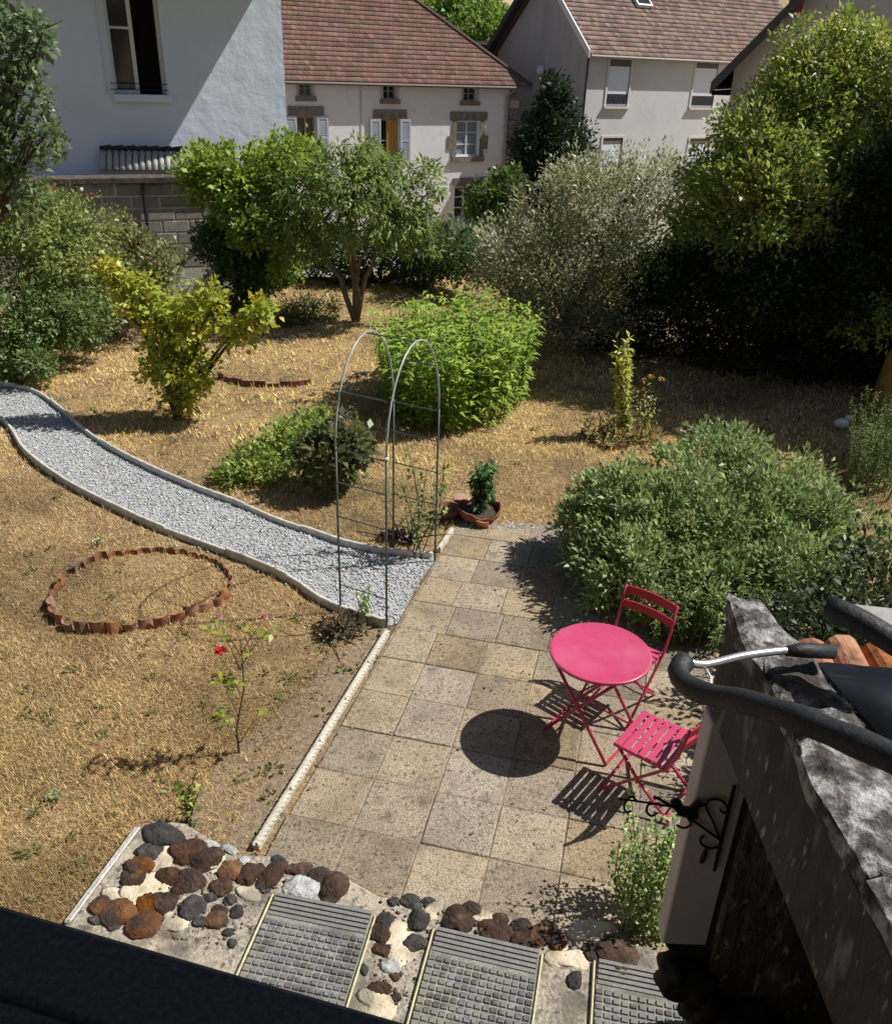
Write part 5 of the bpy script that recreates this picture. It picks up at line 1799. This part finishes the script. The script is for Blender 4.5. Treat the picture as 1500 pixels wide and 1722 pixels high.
lo = [lobe_px(50, 535, 70, 55, 11.9, 0.6, 2), lobe_px(130, 535, 55, 40, 12.3, 0.6, 1.5), lobe_px(20, 590, 45, 30, 11.6, 0.5, 1), lobe_px(60, 605, 30, 20, 11.4, 0.3, 0.6)]
tree('border_shrub', 'darker green low border shrub at the left edge beside the path start', 'shrub', G(70, 610), lo, 300, 38, 0.07, 0.04, [(0.09, 0.13, 0.04), (0.13, 0.17, 0.06), (0.06, 0.09, 0.03)], r0=0.02, cr_=0.17)
lo = [lobe_px(225, 435, 62, 38, 14.2, 0.7, 2), lobe_px(270, 450, 40, 34, 14.0, 0.5, 1), lobe_px(210, 480, 60, 40, 13.6, 0.6, 1.2), lobe_px(190, 385, 26, 24, 14.4, 0.4, 0.5)]
tree('olive_shrub', 'dull green shrub in front of the concrete block wall', 'shrub', G(230, 510), lo, 210, 36, 0.08, 0.045, [(0.10, 0.13, 0.04), (0.14, 0.16, 0.06), (0.16, 0.12, 0.07)], r0=0.03, cr_=0.2)

# boulders, timber and small things in the shade at the right
c = at(1412, 706, G(1412, 730).y)
c = G(1412, 722)
t = thing('white_bird', 'small white bird-like ornament in the shade beside the rosemary', 'ornament', c)
MB().blob(c + Vector((0, 0, 0.09)), (0.10, 0.06, 0.07), amp=0.05, sub=2).build('body', WHITEP, t, smooth=True)
MB().blob(c + Vector((0.07, -0.01, 0.17)), (0.045, 0.04, 0.04), amp=0.03, sub=2).build('head', WHITEP, t, smooth=True)
c = G(1482, 690)
t = thing('tree_stump', 'ochre sunlit broken trunk at the right edge under the big tree', 'stump', c)
mb = MB().tube([c, c + Vector((0.02, 0, 0.35)), c + Vector((0.05, 0, 0.75)), c + Vector((0.10, 0, 1.05))], [0.22, 0.18, 0.165, 0.15], 12)
for k in range(12, 48):
    x_, y_, z_ = mb.v[k]
    mb.v[k] = (x_ + random.uniform(-0.02, 0.02), y_ + random.uniform(-0.02, 0.02), z_ + (random.uniform(-0.16, 0.08) if k >= 36 else random.uniform(-0.03, 0.03)))
mb.build('trunk', mat('ochre_wood', [(0.3, (0.16, 0.08, 0.03)), (0.6, (0.42, 0.25, 0.07)), (0.8, (0.5, 0.33, 0.12))], scale=6, bump=0.8, bscale=14), t, smooth=True)
# ================================================================== FOREGROUND
# ---- mortar strip with set stones and glass-block panels beside our house
STRIPZ = 0.09
sp_ = [(118, 1550), (238, 1388), (262, 1378), (310, 1384), (400, 1438), (470, 1440), (585, 1478), (640, 1508), (760, 1516), (945, 1562), (1075, 1590), (1240, 1640)]
sp3 = [G(x, y, STRIPZ) for x, y in sp_]
poly_s = [(p.x, p.y) for p in sp3] + [(1.55, 2.1), (-1.9, 2.1), (-2.25, 2.6)]
LIGHTWELL = thing('stone_strip', 'raised mortar strip set with dark rounded stones and glass panels below the window', 'stone strip', (0, 2.9, 0))
GRANITEM = mat('sandy_concrete', [(0.28, (0.13, 0.11, 0.09)), (0.42, (0.28, 0.245, 0.20)), (0.55, (0.41, 0.365, 0.30)), (0.68, (0.54, 0.49, 0.41)), (0.8, (0.68, 0.63, 0.54))], scale=60, bump=0.9, bscale=55, rough=0.95, detail=6,
               noise2=[(3.0, (0.52, 0.45, 0.34), 0.55, 0.68), (5.0, (0.17, 0.15, 0.125), 0.52, 0.68), (22.0, (0.12, 0.105, 0.09), 0.55, 0.68)], dist=0.012)
MB().prism(poly_s, -0.05, STRIPZ).build('mortar_slab', GRANITEM, LIGHTWELL, bevel=0.012, seg=2)
# white-washed side face on the left
e0_, e1_ = sp3[0], sp3[1]
n_ = Vector((-(e1_ - e0_).y, (e1_ - e0_).x, 0)).normalized()
MB().hexa([e0_ - Vector((0, 0, 0.09)), e0_ + n_ * 0.05 - Vector((0, 0, 0.09)), e1_ + n_ * 0.05 - Vector((0, 0, 0.09)), e1_ - Vector((0, 0, 0.09)),
           e0_ + Vector((0, 0, -0.004)), e0_ + n_ * 0.05 - Vector((0, 0, 0.02)), e1_ + n_ * 0.05 - Vector((0, 0, 0.02)), e1_ + Vector((0, 0, -0.004))]).build('whitewashed_edge', mat('whitewash', [(0.3, (0.45, 0.42, 0.38)), (0.7, (0.72, 0.70, 0.66))], scale=18, bump=0.7), LIGHTWELL, bevel=0.01)
# raised cream mortar patches between stones
for i, (x, y, rx, ry) in enumerate(((250, 1500, 30, 20), (276, 1452, 15, 28), (212, 1510, 28, 12), (668, 1588, 26, 28), (732, 1532, 14, 14), (955, 1608, 30, 17), (990, 1568, 32, 14), (812, 1547, 16, 8), (292, 1550, 22, 14), (358, 1456, 15, 14), (416, 1503, 22, 9), (640, 1690, 30, 16))):
    p = G(x, y, STRIPZ)
    k = (p - Vector((0, 0, EYE))).length / F
    MB().blob((p.x, p.y, STRIPZ), (rx * k, ry * k * 1.3, 0.012), (U, Wd, Vector((0, 0, 1))), seed=300 + i, amp=0.3, sub=3).build('mortar_patch', MORTAR, LIGHTWELL, smooth=True)
RUST = mat('rusty_lava', [(0.3, (0.06, 0.028, 0.014)), (0.5, (0.15, 0.065, 0.025)), (0.75, (0.23, 0.13, 0.06))], scale=12, bump=1.0, bscale=40, rough=0.95, rand=0.2, noise2=[(8, (0.05, 0.04, 0.034), 0.5, 0.62)])
BROWN = mat('brown_lava', [(0.3, (0.028, 0.018, 0.014)), (0.55, (0.07, 0.042, 0.030)), (0.78, (0.17, 0.12, 0.09))], scale=14, bump=1.0, bscale=45, rough=0.95, rand=0.25)
DGREY = mat('dark_basalt', [(0.3, (0.028, 0.026, 0.026)), (0.55, (0.065, 0.06, 0.057)), (0.78, (0.17, 0.16, 0.15))], scale=16, bump=1.0, bscale=45, rough=0.95, rand=0.25)
LGREY = mat('pale_lichened_stone', [(0.3, (0.22, 0.23, 0.23)), (0.6, (0.50, 0.51, 0.50)), (0.78, (0.68, 0.68, 0.66))], scale=14, bump=0.8, bscale=40, rough=0.95)
ST = [(273, 1400, 33, 17, 'g'), (250, 1430, 21, 13, 'g'), (237, 1453, 20, 14, 'r'), (227, 1480, 18, 13, 'b'), (283, 1470, 18, 13, 'b'), (317, 1430, 27, 18, 'b'), (347, 1440, 25, 18, 'b'), (320, 1477, 23, 15, 'b'), (303, 1490, 12, 10, 'b'),
      (373, 1490, 18, 13, 'b'), (390, 1460, 20, 15, 'r'), (420, 1467, 18, 18, 'b'), (460, 1467, 15, 22, 'b'), (443, 1490, 12, 7, 'g'), (468, 1443, 12, 6, 'g'), (503, 1460, 20, 10, 'b'), (507, 1490, 27, 17, 'w'), (540, 1470, 20, 13, 'b'), (560, 1490, 22, 22, 'b'),
      (167, 1523, 15, 14, 'r'), (203, 1533, 27, 18, 'r'), (242, 1553, 25, 18, 'r'), (247, 1520, 20, 14, 'r'), (273, 1517, 18, 15, 'b'), (322, 1523, 17, 17, 'g'), (337, 1547, 12, 7, 'g'), (363, 1543, 17, 13, 'r'), (370, 1528, 13, 7, 'b'), (398, 1530, 10, 9, 'g'),
      (383, 1565, 8, 6, 'g'), (390, 1583, 7, 6, 'g'), (387, 1510, 10, 8, 'g'), (353, 1507, 10, 7, 'g'), (215, 1465, 8, 9, 'g'), (160, 1545, 12, 6, 'g'), (190, 1555, 9, 6, 'b'), (410, 1445, 9, 6, 'w'), (385, 1425, 14, 6, 'w'), (350, 1418, 16, 6, 'w'),
      (662, 1513, 8, 7, 'g'), (692, 1513, 15, 10, 'g'), (722, 1513, 12, 5, 'g'), (648, 1547, 15, 12, 'g'), (638, 1567, 15, 12, 'b'), (642, 1593, 15, 9, 'b'), (705, 1545, 15, 17, 'g'), (700, 1583, 17, 12, 'g'), (657, 1622, 18, 10, 'w'), (638, 1660, 18, 8, 'b'), (665, 1675, 8, 7, 'b'), (665, 1640, 7, 5, 'b'), (612, 1628, 6, 7, 'g'),
      (770, 1545, 23, 20, 'b'), (795, 1525, 13, 9, 'b'), (833, 1565, 28, 17, 'b'), (878, 1577, 17, 12, 'b'), (877, 1556, 14, 12, 'b'), (908, 1570, 17, 15, 'r'), (925, 1557, 12, 8, 'b'), (938, 1582, 15, 14, 'r'), (840, 1543, 12, 9, 'b'), (997, 1597, 15, 12, 'b'), (1037, 1608, 30, 24, 'b'), (967, 1645, 11, 11, 'g')]
for i, (x, y, rx, ry, c_) in enumerate(ST):
    p = G(x, y, STRIPZ + 0.02)
    k = (p - Vector((0, 0, EYE))).length / F
    hz = min(rx, ry) * k * 0.50
    yw = random.uniform(-0.25, 0.25)
    sx, sy = (U * math.cos(yw) + Wd * math.sin(yw)), (Wd * math.cos(yw) - U * math.sin(yw))
    mb = MB().blob((p.x, p.y, STRIPZ + 0.002), (rx * k * 1.04, ry * k * 1.28, hz), (sx, sy, Vector((0, 0, 1))), seed=i, amp=0.11, sub=4)
    rr = random.Random(i)
    ph = [rr.uniform(0, 6) for _ in range(6)]
    for vi, v in enumerate(mb.v):
        w = Vector(v)
        d = (w - Vector((p.x, p.y, STRIPZ - hz))).normalized()
        f = 70
        nz_ = math.sin(w.x * f + ph[0]) * math.sin(w.y * f * 1.1 + ph[1]) * math.sin(w.z * f + ph[2]) + 0.6 * math.sin(w.x * 2.3 * f + ph[3]) * math.sin(w.y * 2.1 * f + ph[4])
        mb.v[vi] = tuple(w + d * (0.0030 * nz_ + rr.uniform(-0.0030, 0.0030)))
    mb.build('stone', {'r': RUST, 'b': BROWN, 'g': DGREY, 'w': LGREY}[c_], LIGHTWELL, smooth=True)
# grit and small dark stones between the large ones
gx_, gy_ = scatter_poly([tuple(G(x, y, STRIPZ))[:2] for x, y in ((160, 1530), (250, 1400), (320, 1400), (400, 1450), (570, 1490), (470, 1500), (400, 1600), (260, 1580))], 900)
g2x, g2y = scatter_poly([tuple(G(x, y, STRIPZ))[:2] for x, y in ((640, 1510), (760, 1522), (950, 1570), (1060, 1595), (990, 1612), (910, 1598), (735, 1556), (690, 1700), (610, 1690))], 900)
gx_, gy_ = np.concatenate([gx_, g2x]), np.concatenate([gy_, g2y])
kind(link('grit', np_mesh('grit', *[(a - np.array(ABS[LIGHTWELL.name]) if i == 0 else a) for i, a in enumerate(pebbles(gx_, gy_, STRIPZ + 0.002, 0.004 + 0.014 * rng.random(len(gx_)) ** 3, pick([(0.09, 0.06, 0.045), (0.06, 0.055, 0.05), (0.20, 0.16, 0.12), (0.13, 0.07, 0.035)], len(gx_))))]), PLAIN, LIGHTWELL, ABS[LIGHTWELL.name]), 'stuff')
# glass-block panels
GRID = mat('panel_concrete', [(0.3, (0.16, 0.155, 0.14)), (0.7, (0.38, 0.365, 0.33))], scale=40, bump=0.5, rough=0.9, noise2=[(9, (0.42, 0.38, 0.26), 0.56, 0.7), (5, (0.14, 0.13, 0.11), 0.52, 0.68)])
PAVG = mat('pavement_glass', [(0.3, (0.07, 0.075, 0.085)), (0.5, (0.16, 0.17, 0.19)), (0.68, (0.34, 0.35, 0.36)), (0.85, (0.6, 0.6, 0.58))], scale=22, rough=0.3, spec=0.6, noise2=[(4, (0.24, 0.225, 0.19), 0.46, 0.62), (11, (0.10, 0.095, 0.085), 0.52, 0.64)])
LINEY = flat('yellowish_lichen_joint', (0.50, 0.47, 0.29), var=0.25, bump=0.5)


def panel(px_tl, px_tr, depth, label, nx, ny):
    a, b = G(*px_tl, STRIPZ), G(*px_tr, STRIPZ)
    u = (b - a).normalized()
    v = Vector((u.y, -u.x, 0))       # towards the house
    Wp = (b - a).length
    z = STRIPZ + 0.004
    t = thing('glass_panel', label, 'glass panel', (a.x, a.y, STRIPZ), 'glass-block panels in the stone strip')
    up = Vector((0, 0, 1))
    c = a + u * Wp / 2 + v * depth / 2
    MB().box((c.x, c.y, z + 0.006), (Wp, depth, 0.012), (u, v, up)).build('base', GRID, t, bevel=0.003)
    # sloping ribbed head of the panel
    hd = 0.13
    mb = MB()
    for k in range(5):
        p0 = a + v * (hd * k / 5)
        p1 = a + v * (hd * (k + 0.75) / 5)
        q = [p0 + u * 0.01, p0 + u * (Wp - 0.01), p1 + u * (Wp - 0.01), p1 + u * 0.01]
        mb.hexa([(p.x, p.y, z + 0.011) for p in q[::-1]] + [(p.x, p.y, z + 0.018 + 0.004 * (4 - k)) for p in q[::-1]])
    kind(mb.build('ribbed_head', flat('grey_ribs', (0.20, 0.195, 0.185), bump=0.4), t), 'stuff')
    mb = MB()
    gw, gd = Wp / nx, (depth - hd - 0.02) / ny
    for i in range(nx):
        for j in range(ny):
            cc = a + u * (gw * (i + 0.5)) + v * (hd + 0.015 + gd * (j + 0.5))
            h = 0.010 + random.uniform(-0.0015, 0.0015)
            r_ = (gw * 0.40, gd * 0.36)
            q = [cc - u * r_[0] + v * r_[1], cc + u * r_[0] + v * r_[1], cc + u * r_[0] - v * r_[1], cc - u * r_[0] - v * r_[1]]
            q2 = [cc + (x - cc) * random.uniform(0.78, 0.9) for x in q]
            mb.hexa([(p.x, p.y, z + 0.0115) for p in q] + [(p.x, p.y, z + 0.0115 + h) for p in q2])
    kind(mb.build('glass_blocks', PAVG, t), 'stuff')
    pp = a + u * -0.012
    MB().box(pp + v * depth / 2 + Vector((0, 0, 0.012)), (0.012, depth, 0.022), (u, v, up)).build('side_joint', LINEY, t, bevel=0.004)
    pp = a + u * (Wp + 0.012)
    MB().box(pp + v * depth / 2 + Vector((0, 0, 0.008)), (0.012, depth, 0.018), (u, v, up)).build('side_joint', LINEY, t, bevel=0.004)
    return t


panel((463, 1508), (628, 1541), 0.62, 'weathered glass-block panel nearest the lawn, at the left end of the stone strip', 14, 12)
panel((733, 1566), (908, 1606), 0.62, 'glass-block panel in the middle of the stone strip', 14, 12)
panel((1003, 1620), (1200, 1660), 0.62, 'glass-block panel half in shade, beside the mauve pier', 14, 12)

# ---- side wing at the right: low tiled outbuilding with lichened coping
WX, WT, WB, WY = 1.0, 2.48, 2.02, 2.53
wing = thing('side_wing', 'dark stone-walled outbuilding with a lichen-covered coping at the lower right', 'outbuilding', (1.4, 1.4, 0))
ROUGH = mat('dark_rough_render', [(0.3, (0.035, 0.032, 0.030)), (0.6, (0.09, 0.082, 0.075)), (0.8, (0.17, 0.155, 0.14))], scale=5, bump=1.0, bscale=16, rough=0.95, dist=0.04, stretch=(1, 1, 0.35), noise2=[(12, (0.20, 0.19, 0.18), 0.58, 0.70), (30, (0.34, 0.33, 0.32), 0.62, 0.70)])
LICHEN = mat('lichened_coping', [(0.32, (0.025, 0.022, 0.020)), (0.46, (0.10, 0.095, 0.09)), (0.56, (0.34, 0.33, 0.32)), (0.68, (0.60, 0.59, 0.58)), (0.8, (0.74, 0.73, 0.72))], scale=13, bump=1.0, bscale=26, rough=0.95, dist=0.03, detail=8,
             noise2=[(4, (0.06, 0.05, 0.043), 0.57, 0.70), (16, (0.09, 0.06, 0.045), 0.60, 0.68)])
MAUVE = mat('mauve_render', [(0.3, (0.55, 0.48, 0.48)), (0.7, (0.62, 0.54, 0.54))], scale=3, bump=0.15, bscale=30, rough=0.9)
# parapet body
mb = MB().box((WX + 0.06, (WY - 0.9) / 2, (WB + WT - 0.06) / 2), (0.12, WY + 0.9, WT - 0.06 - WB))
mb.build('parapet', ROUGH, wing, bevel=0.012)
# coping: uneven stones end to end
y = WY + 0.03
k = 0
while y > -0.6:
    ln = random.uniform(0.5, 0.75)
    bm = bmesh.new()
    bmesh.ops.create_cube(bm, size=1)
    bmesh.ops.subdivide_edges(bm, edges=bm.edges[:], cuts=7, use_grid_fill=True)
    for v in bm.verts:
        x_, y_, z_ = v.co
        yq = y - ln * (0.5 - y_)
        p = Vector((WX - 0.012 + (0.135 + 0.17 * (WY - yq)) * (x_ + 0.5), yq, WT - 0.062 + 0.07 * (z_ + 0.5)))
        if z_ > 0.4:
            p.z += 0.016 * math.sin(p.x * 31 + k) * math.sin(p.y * 19) + random.uniform(-0.006, 0.006) - 0.02 * (abs(x_) > 0.45)
        if x_ < -0.45:
            p.x += 0.012 * math.sin(p.y * 13 + 2 * k) + random.uniform(-0.004, 0.004)
        if y_ < -0.45:
            p.y += 0.006
        v.co = p - ABS[wing.name]
    me = bpy.data.meshes.new('coping_stone')
    bm.to_mesh(me)
    bm.free()
    for f in me.polygons:
        f.use_smooth = True
    link('coping_stone', me, LICHEN, wing, ABS[wing.name])
    y -= ln
    k += 1
# pier, floor slab, inner walls
MB().box((1.085, WY - 0.05, (0.79 + WB) / 2), (0.19, 0.10, WB - 0.79 - 0.004)).build('pier', MAUVE, wing, bevel=0.006)
MB().box((2.05, 0.85, WB + 0.06), (1.57, 3.3, 0.10)).build('roof_slab', DARK, wing)
MB().box((2.75, 0.85, 1.0), (0.15, 3.3, 1.98)).build('outer_wall', ROUGH, wing)
MB().box((1.93, WY - 0.08, 1.0), (1.45, 0.12, 1.98)).build('end_wall', ROUGH, wing)
MB().box((1.215, WY - 0.05, 1.2), (0.06, 0.08, 1.6)).build('door_post', flat('dark_brown_wood', (0.05, 0.028, 0.018), bump=0.4), wing)
SHADE_BLK = mat('black_stone', [(0.3, (0.008, 0.008, 0.009)), (0.7, (0.03, 0.028, 0.027))], scale=7, bump=1.0, bscale=12)  # invented near-black stones stand in for the deep shade below the pier
MB().box((1.36, 1.35, 0.26), (0.24, 2.2, 0.52)).build('low_sill_wall', SHADE_BLK, wing, bevel=0.03)
mb = MB().slab3([(1.0, WY - 0.11, 0.786), (1.48, WY - 0.11, 0.786), (1.48, WY - 0.11, 0.2), (1.30, WY - 0.11, 0.25), (1.20, WY - 0.11, 0.50)], (0, 0.14, 0))
mb.build('corbel', SHADE_BLK, wing, bevel=0.02)
for i in range(16):
    u = random.random()
    c = Vector((1.04 + 0.25 * u + random.uniform(-0.02, 0.08), WY - 0.13 + random.uniform(-0.06, 0.0), 0.73 - 0.42 * u + random.uniform(-0.04, 0.04)))
    MB().blob(c, (random.uniform(0.05, 0.09), random.uniform(0.06, 0.09), random.uniform(0.05, 0.08)), seed=100 + i, amp=0.25, sub=3).build('rubble_stone', SHADE_BLK, wing, smooth=True)
# terracotta roof tiles behind the coping
TT = mat('orange_roof_tile', [(0.3, (0.10, 0.05, 0.03)), (0.5, (0.36, 0.14, 0.06)), (0.7, (0.50, 0.22, 0.10))], scale=14, bump=0.4, rough=0.9, rand=0.2)
for r in range(1):
    for c in range(4):
        p = Vector((1.215 + c * 0.125, 2.60 - 0.03 * (c % 2), WB + 0.23))
        mb = MB()
        vs, fs = [], []
        for k in range(9):
            a = math.pi * k / 8
            for yy, rr_ in ((0.0, 0.055), (-0.30, 0.047)):
                for th in (0, 0.012):
                    vs.append(p + Vector((math.cos(a) * (rr_ + th), yy, math.sin(a) * (rr_ + th) * 0.9 - 0.03 * (yy < 0) + random.uniform(-0.002, 0.002))))
        for k in range(8):
            b_ = 4 * k
            fs += [(b_ + 1, b_ + 5, b_ + 7, b_ + 3), (b_, b_ + 2, b_ + 6, b_ + 4), (b_, b_ + 4, b_ + 5, b_ + 1), (b_ + 2, b_ + 3, b_ + 7, b_ + 6)]
        mb.add(vs, fs).build('roof_tile', TT, wing)
MB().box((1.95, 1.75, WB + 0.165), (1.6, 1.6, 0.10)).build('tile_bed', BROWN, wing)

# navy tarpaulin heap lying on the wing
TARP = flat('navy_tarpaulin', (0.006, 0.008, 0.014), rough=0.45, var=0.3)
nx2, ny2 = 60, 60
vs, fs = [], []
for j in range(ny2):
    for i in range(nx2):
        u, v = i / (nx2 - 1), j / (ny2 - 1)
        x = 1.15 + u * 1.75 + 0.06 * math.sin(v * 9) - 0.0 * v
        y = 0.30 + v * (2.06 + 0.05 * math.sin(u * 11))
        x = max(x, WX + 0.135 + 0.17 * (WY - y) - 0.0)
        h = 0.12 + 0.26 * math.sin(min(1, u * 1.6) * math.pi / 2) * math.sin(v * math.pi) ** 0.4
        h += 0.04 * math.sin(u * 14 + v * 6 + 2 * math.sin(v * 8)) + 0.03 * math.sin(v * 23 - u * 9 + 1.5 * math.sin(u * 12)) + 0.015 * math.sin(u * 37 + v * 29)
        vs.append((x, y, WB + 0.20 + max(0, h)))
for j in range(ny2 - 1):
    for i in range(nx2 - 1):
        fs.append((j * nx2 + i, j * nx2 + i + 1, (j + 1) * nx2 + i + 1, (j + 1) * nx2 + i))
o = MB().add(vs, fs).build('tarpaulin', TARP, None, smooth=True)
tag(o, 'dark navy tarpaulin heaped on the outbuilding roof behind the coping', 'tarpaulin')

# padded tube frame resting on the coping
FOAM = flat('black_foam', (0.022, 0.024, 0.027), rough=0.55, var=0.2, bump=0.3, scale=30)
CHROME = flat('silver_tube', (0.62, 0.63, 0.64), rough=0.3, metal=0.7)
t = thing('padded_tube_frame', 'bent black foam-padded tube with a silver return resting over the lichened coping', 'tube frame', (1.05, 1.8, WT))
yy0 = 1.75
pts_px = [(1620, 1330, 1.30), (1500, 1275, 1.42), (1410, 1236, 1.52), (1330, 1204, 1.62), (1250, 1180, 1.74), (1190, 1168, 1.84), (1152, 1150, 1.92), (1140, 1128, 1.98), (1152, 1112, 2.02)]
pp = [at(*q) for q in pts_px]
fine = resample(pp, 0.03)
MB().tube(fine, [0.036 - 0.006 * (i / len(fine)) + 0.0015 * math.sin(i * 1.3) for i in range(len(fine))], 14).build('foam_sleeve', FOAM, t, smooth=True)
rt = resample([pp[-1], at(1185, 1118, 2.04), at(1250, 1103, 2.08), at(1310, 1095, 2.12), at(1335, 1094, 2.13)], 0.03)
MB().tube(rt, 0.0125, 10).build('silver_tube', CHROME, t, smooth=True)
MB().tube([at(1322, 1095, 2.125), at(1350, 1094, 2.14), at(1400, 1096, 2.16)], [0.016, 0.024, 0.024], 10).build('grip', FOAM, t, smooth=True)
MB().tube([at(1186, 1124, 2.035), at(1196, 1140, 2.0), at(1194, 1165, 1.86)], 0.004, 6).build('strap', WHITEP, t, smooth=True)
t = thing('padded_roll', 'second black padded roll with a white panel at the right edge above the tarpaulin', 'padded roll', at(1500, 1085, 1.9))
fine = resample([at(1395, 1022, 2.06), at(1440, 1042, 2.0), at(1500, 1078, 1.93), at(1580, 1130, 1.85)], 0.03)
MB().tube(fine, 0.036, 14).build('foam_sleeve', FOAM, t, smooth=True)
a_, b_, c_, d_ = at(1435, 1016, 2.14), at(1560, 1030, 2.10), at(1560, 1085, 1.98), at(1490, 1052, 2.02)
MB().slab3([a_, b_, c_, d_], (0, 0, -0.02)).build('white_panel', flat('off_white_panel', (0.34, 0.34, 0.32), bump=0.4), t)
t = thing('white_stick', 'weathered whitish stick lying along the inner edge of the coping', 'stick', (1.2, 2.1, WT))
q0, q1, q2 = at(1288, 1104, 2.26), at(1300, 1140, 2.2), at(1330, 1190, 2.08)
MB().tube([q0, q1, q2], [0.012, 0.014, 0.012], 8).build('shaft', flat('white_wood', (0.6, 0.58, 0.55), bump=0.6), t, smooth=True)
MB().tube([at(1272, 1102, 2.24), q0, at(1302, 1100, 2.28)], 0.009, 7).build('tip', flat('white_wood2', (0.66, 0.65, 0.62)), t)

# ---- wrought-iron bracket with a black bird figure on the pier
BY = WY - 0.115
t = thing('wall_bracket', 'black wrought-iron scroll bracket with a cockerel figure on the mauve pier', 'bracket', at(1215, 1400, BY))
B = lambda x, y, d=0.0: at(x, y, BY - d)


def scroll(pts, r=0.005, name='scroll'):
    MB().tube(resample([B(*p) for p in pts], 0.008), r, 6).build(name, BLACKIRON, t, smooth=True)


MB().bar(B(1235, 1322), B(1201, 1465), 0.012, 0.008, Vector((0, 1, 0))).build('wall_bar', BLACKIRON, t)
MB().tube([B(1210, 1412), B(1165, 1380), B(1120, 1350), B(1100, 1340)], 0.0055, 6).build('arm', BLACKIRON, t)
MB().tube([B(1135, 1358), B(1100, 1352), B(1065, 1347), B(1040, 1344)], 0.0045, 6).build('arm', BLACKIRON, t)
scroll([(1210, 1410), (1198, 1380), (1188, 1360), (1190, 1348), (1205, 1344), (1218, 1350), (1224, 1362), (1218, 1368), (1211, 1362)])
scroll([(1208, 1424), (1196, 1427), (1182, 1422), (1177, 1412), (1184, 1406)])
scroll([(1104, 1352), (1090, 1354), (1088, 1366), (1096, 1373), (1104, 1368)])
scroll([(1070, 1347), (1062, 1340), (1050, 1352), (1052, 1366), (1062, 1364)])
scroll([(1155, 1374), (1162, 1386), (1150, 1393), (1138, 1388)])
scroll([(1188, 1424), (1186, 1432), (1184, 1438)], 0.004)
MB().tube([B(1186, 1430), B(1184, 1438), B(1181, 1448), B(1178, 1452)], [0.004, 0.011, 0.012, 0.006], 8).build('pendant', BLACKIRON, t, smooth=True)
# cockerel: body, neck with head, tail feathers
fig = [(1133, 1342), (1140, 1341), (1146, 1347), (1148, 1355), (1158, 1356), (1164, 1350), (1170, 1346), (1180, 1348), (1186, 1353), (1176, 1354), (1170, 1360), (1174, 1368), (1172, 1374), (1160, 1373), (1148, 1371), (1138, 1366), (1135, 1356), (1130, 1352), (1127, 1345)]
MB().slab3([B(*p) for p in fig], (0, -0.012, 0)).build('cockerel', BLACKIRON, t)

# leafy plant climbing at the pier foot
pb = G(1075, 1585)
vt = thing('wall_plant', 'small-leaved green plant growing at the foot of the mauve pier', 'plant', pb)
mb = MB()
PP, AA = [], []
for i in range(26):
    b_ = pb + Vector((random.uniform(-0.09, 0.13), random.uniform(-0.06, 0.25), 0))
    e_ = b_ + Vector((random.uniform(-0.08, 0.10), random.uniform(-0.05, 0.16), random.uniform(0.35, 0.85)))
    m_ = b_.lerp(e_, 0.5) + Vector((random.uniform(-0.05, 0.05), random.uniform(-0.05, 0.05), 0))
    mb.tube([b_, m_, e_], [0.005, 0.004, 0.002], 5)
    for k in range(70):
        u = random.random()
        q = b_.lerp(m_, u * 2) if u < 0.5 else m_.lerp(e_, 2 * u - 1)
        PP.append(tuple(q + Vector(tuple(rng.normal(size=3))) * 0.022))
mb.build('stems', STEM, vt)
PP = np.array(PP)
n = len(PP)
leaf_part('foliage', leaves(PP, rand_dir(n) + np.array([0, 0, 0.2]), np.array([0, 0, 1.0]) + 0.5 * rand_dir(n), 0.034 * rng.uniform(0.6, 1.3, n), 0.02, pick([(0.13, 0.19, 0.05), (0.19, 0.25, 0.08), (0.09, 0.13, 0.04), (0.24, 0.28, 0.12)], n)), vt)

# ---- our own house: wall with the window we look out of, granite sill, deep eaves
SZ = 3.2
s0_, s1_ = G(0, 1518, SZ), G(680, 1715, SZ)
fd = (s1_ - s0_).normalized()
fo = Vector((-fd.y, fd.x, 0))
if fo.y < 0:
    fo = -fo
front = s0_ - fo * 0.10            # outer face of the wall
fh = Face(Vector((front.x, front.y, 0)), 0)
fh.d, fh.n = fd, fo
c0 = (Vector((0, 0, 0)) - fh.p).dot(fd)
home = thing('own_house', 'dark granite sill and facade of the house the picture is taken from', 'house', fh.w(c0, 0))
WL, WR = c0 - 1.15, c0 + 0.62
OWN = flat('ochre_render', (0.55, 0.48, 0.38), rough=0.95, bump=0.3)
th = -0.42
for (a, b, z0, z1) in ((c0 - 7, WL, 0, 6.0), (WR, c0 + 7, 0, 6.0), (WL, WR, 0, SZ - 0.12), (WL, WR, 5.3, 6.0)):
    MB().wall(fh, a + 0.001, b - 0.001, z0, z1, th, 0.0).build('wall', OWN, home)
SILLM = mat('dark_granite', [(0.32, (0.030, 0.034, 0.042)), (0.5, (0.05, 0.055, 0.066)), (0.68, (0.085, 0.09, 0.10))], scale=120, rough=0.7, bump=0.4, bscale=160, dist=0.004)
MB().wall(fh, WL - 0.08, WR + 0.08, SZ - 0.09, SZ, 0.002, 0.10).wall(fh, WL + 0.003, WR - 0.003, SZ - 0.09, SZ, th, 0.002).build('sill', SILLM, home, bevel=0.008)
MB().slab3([fh.w(c0 - 7.3, 5.75, 1.35), fh.w(c0 + 7.3, 5.75, 1.35), fh.w(c0 + 7.3, 7.6, -2.5), fh.w(c0 - 7.3, 7.6, -2.5)], (0, 0, 0.15)).build('roof', DECK, home)  # unseen eaves, their overhang sized to keep the sill in shade
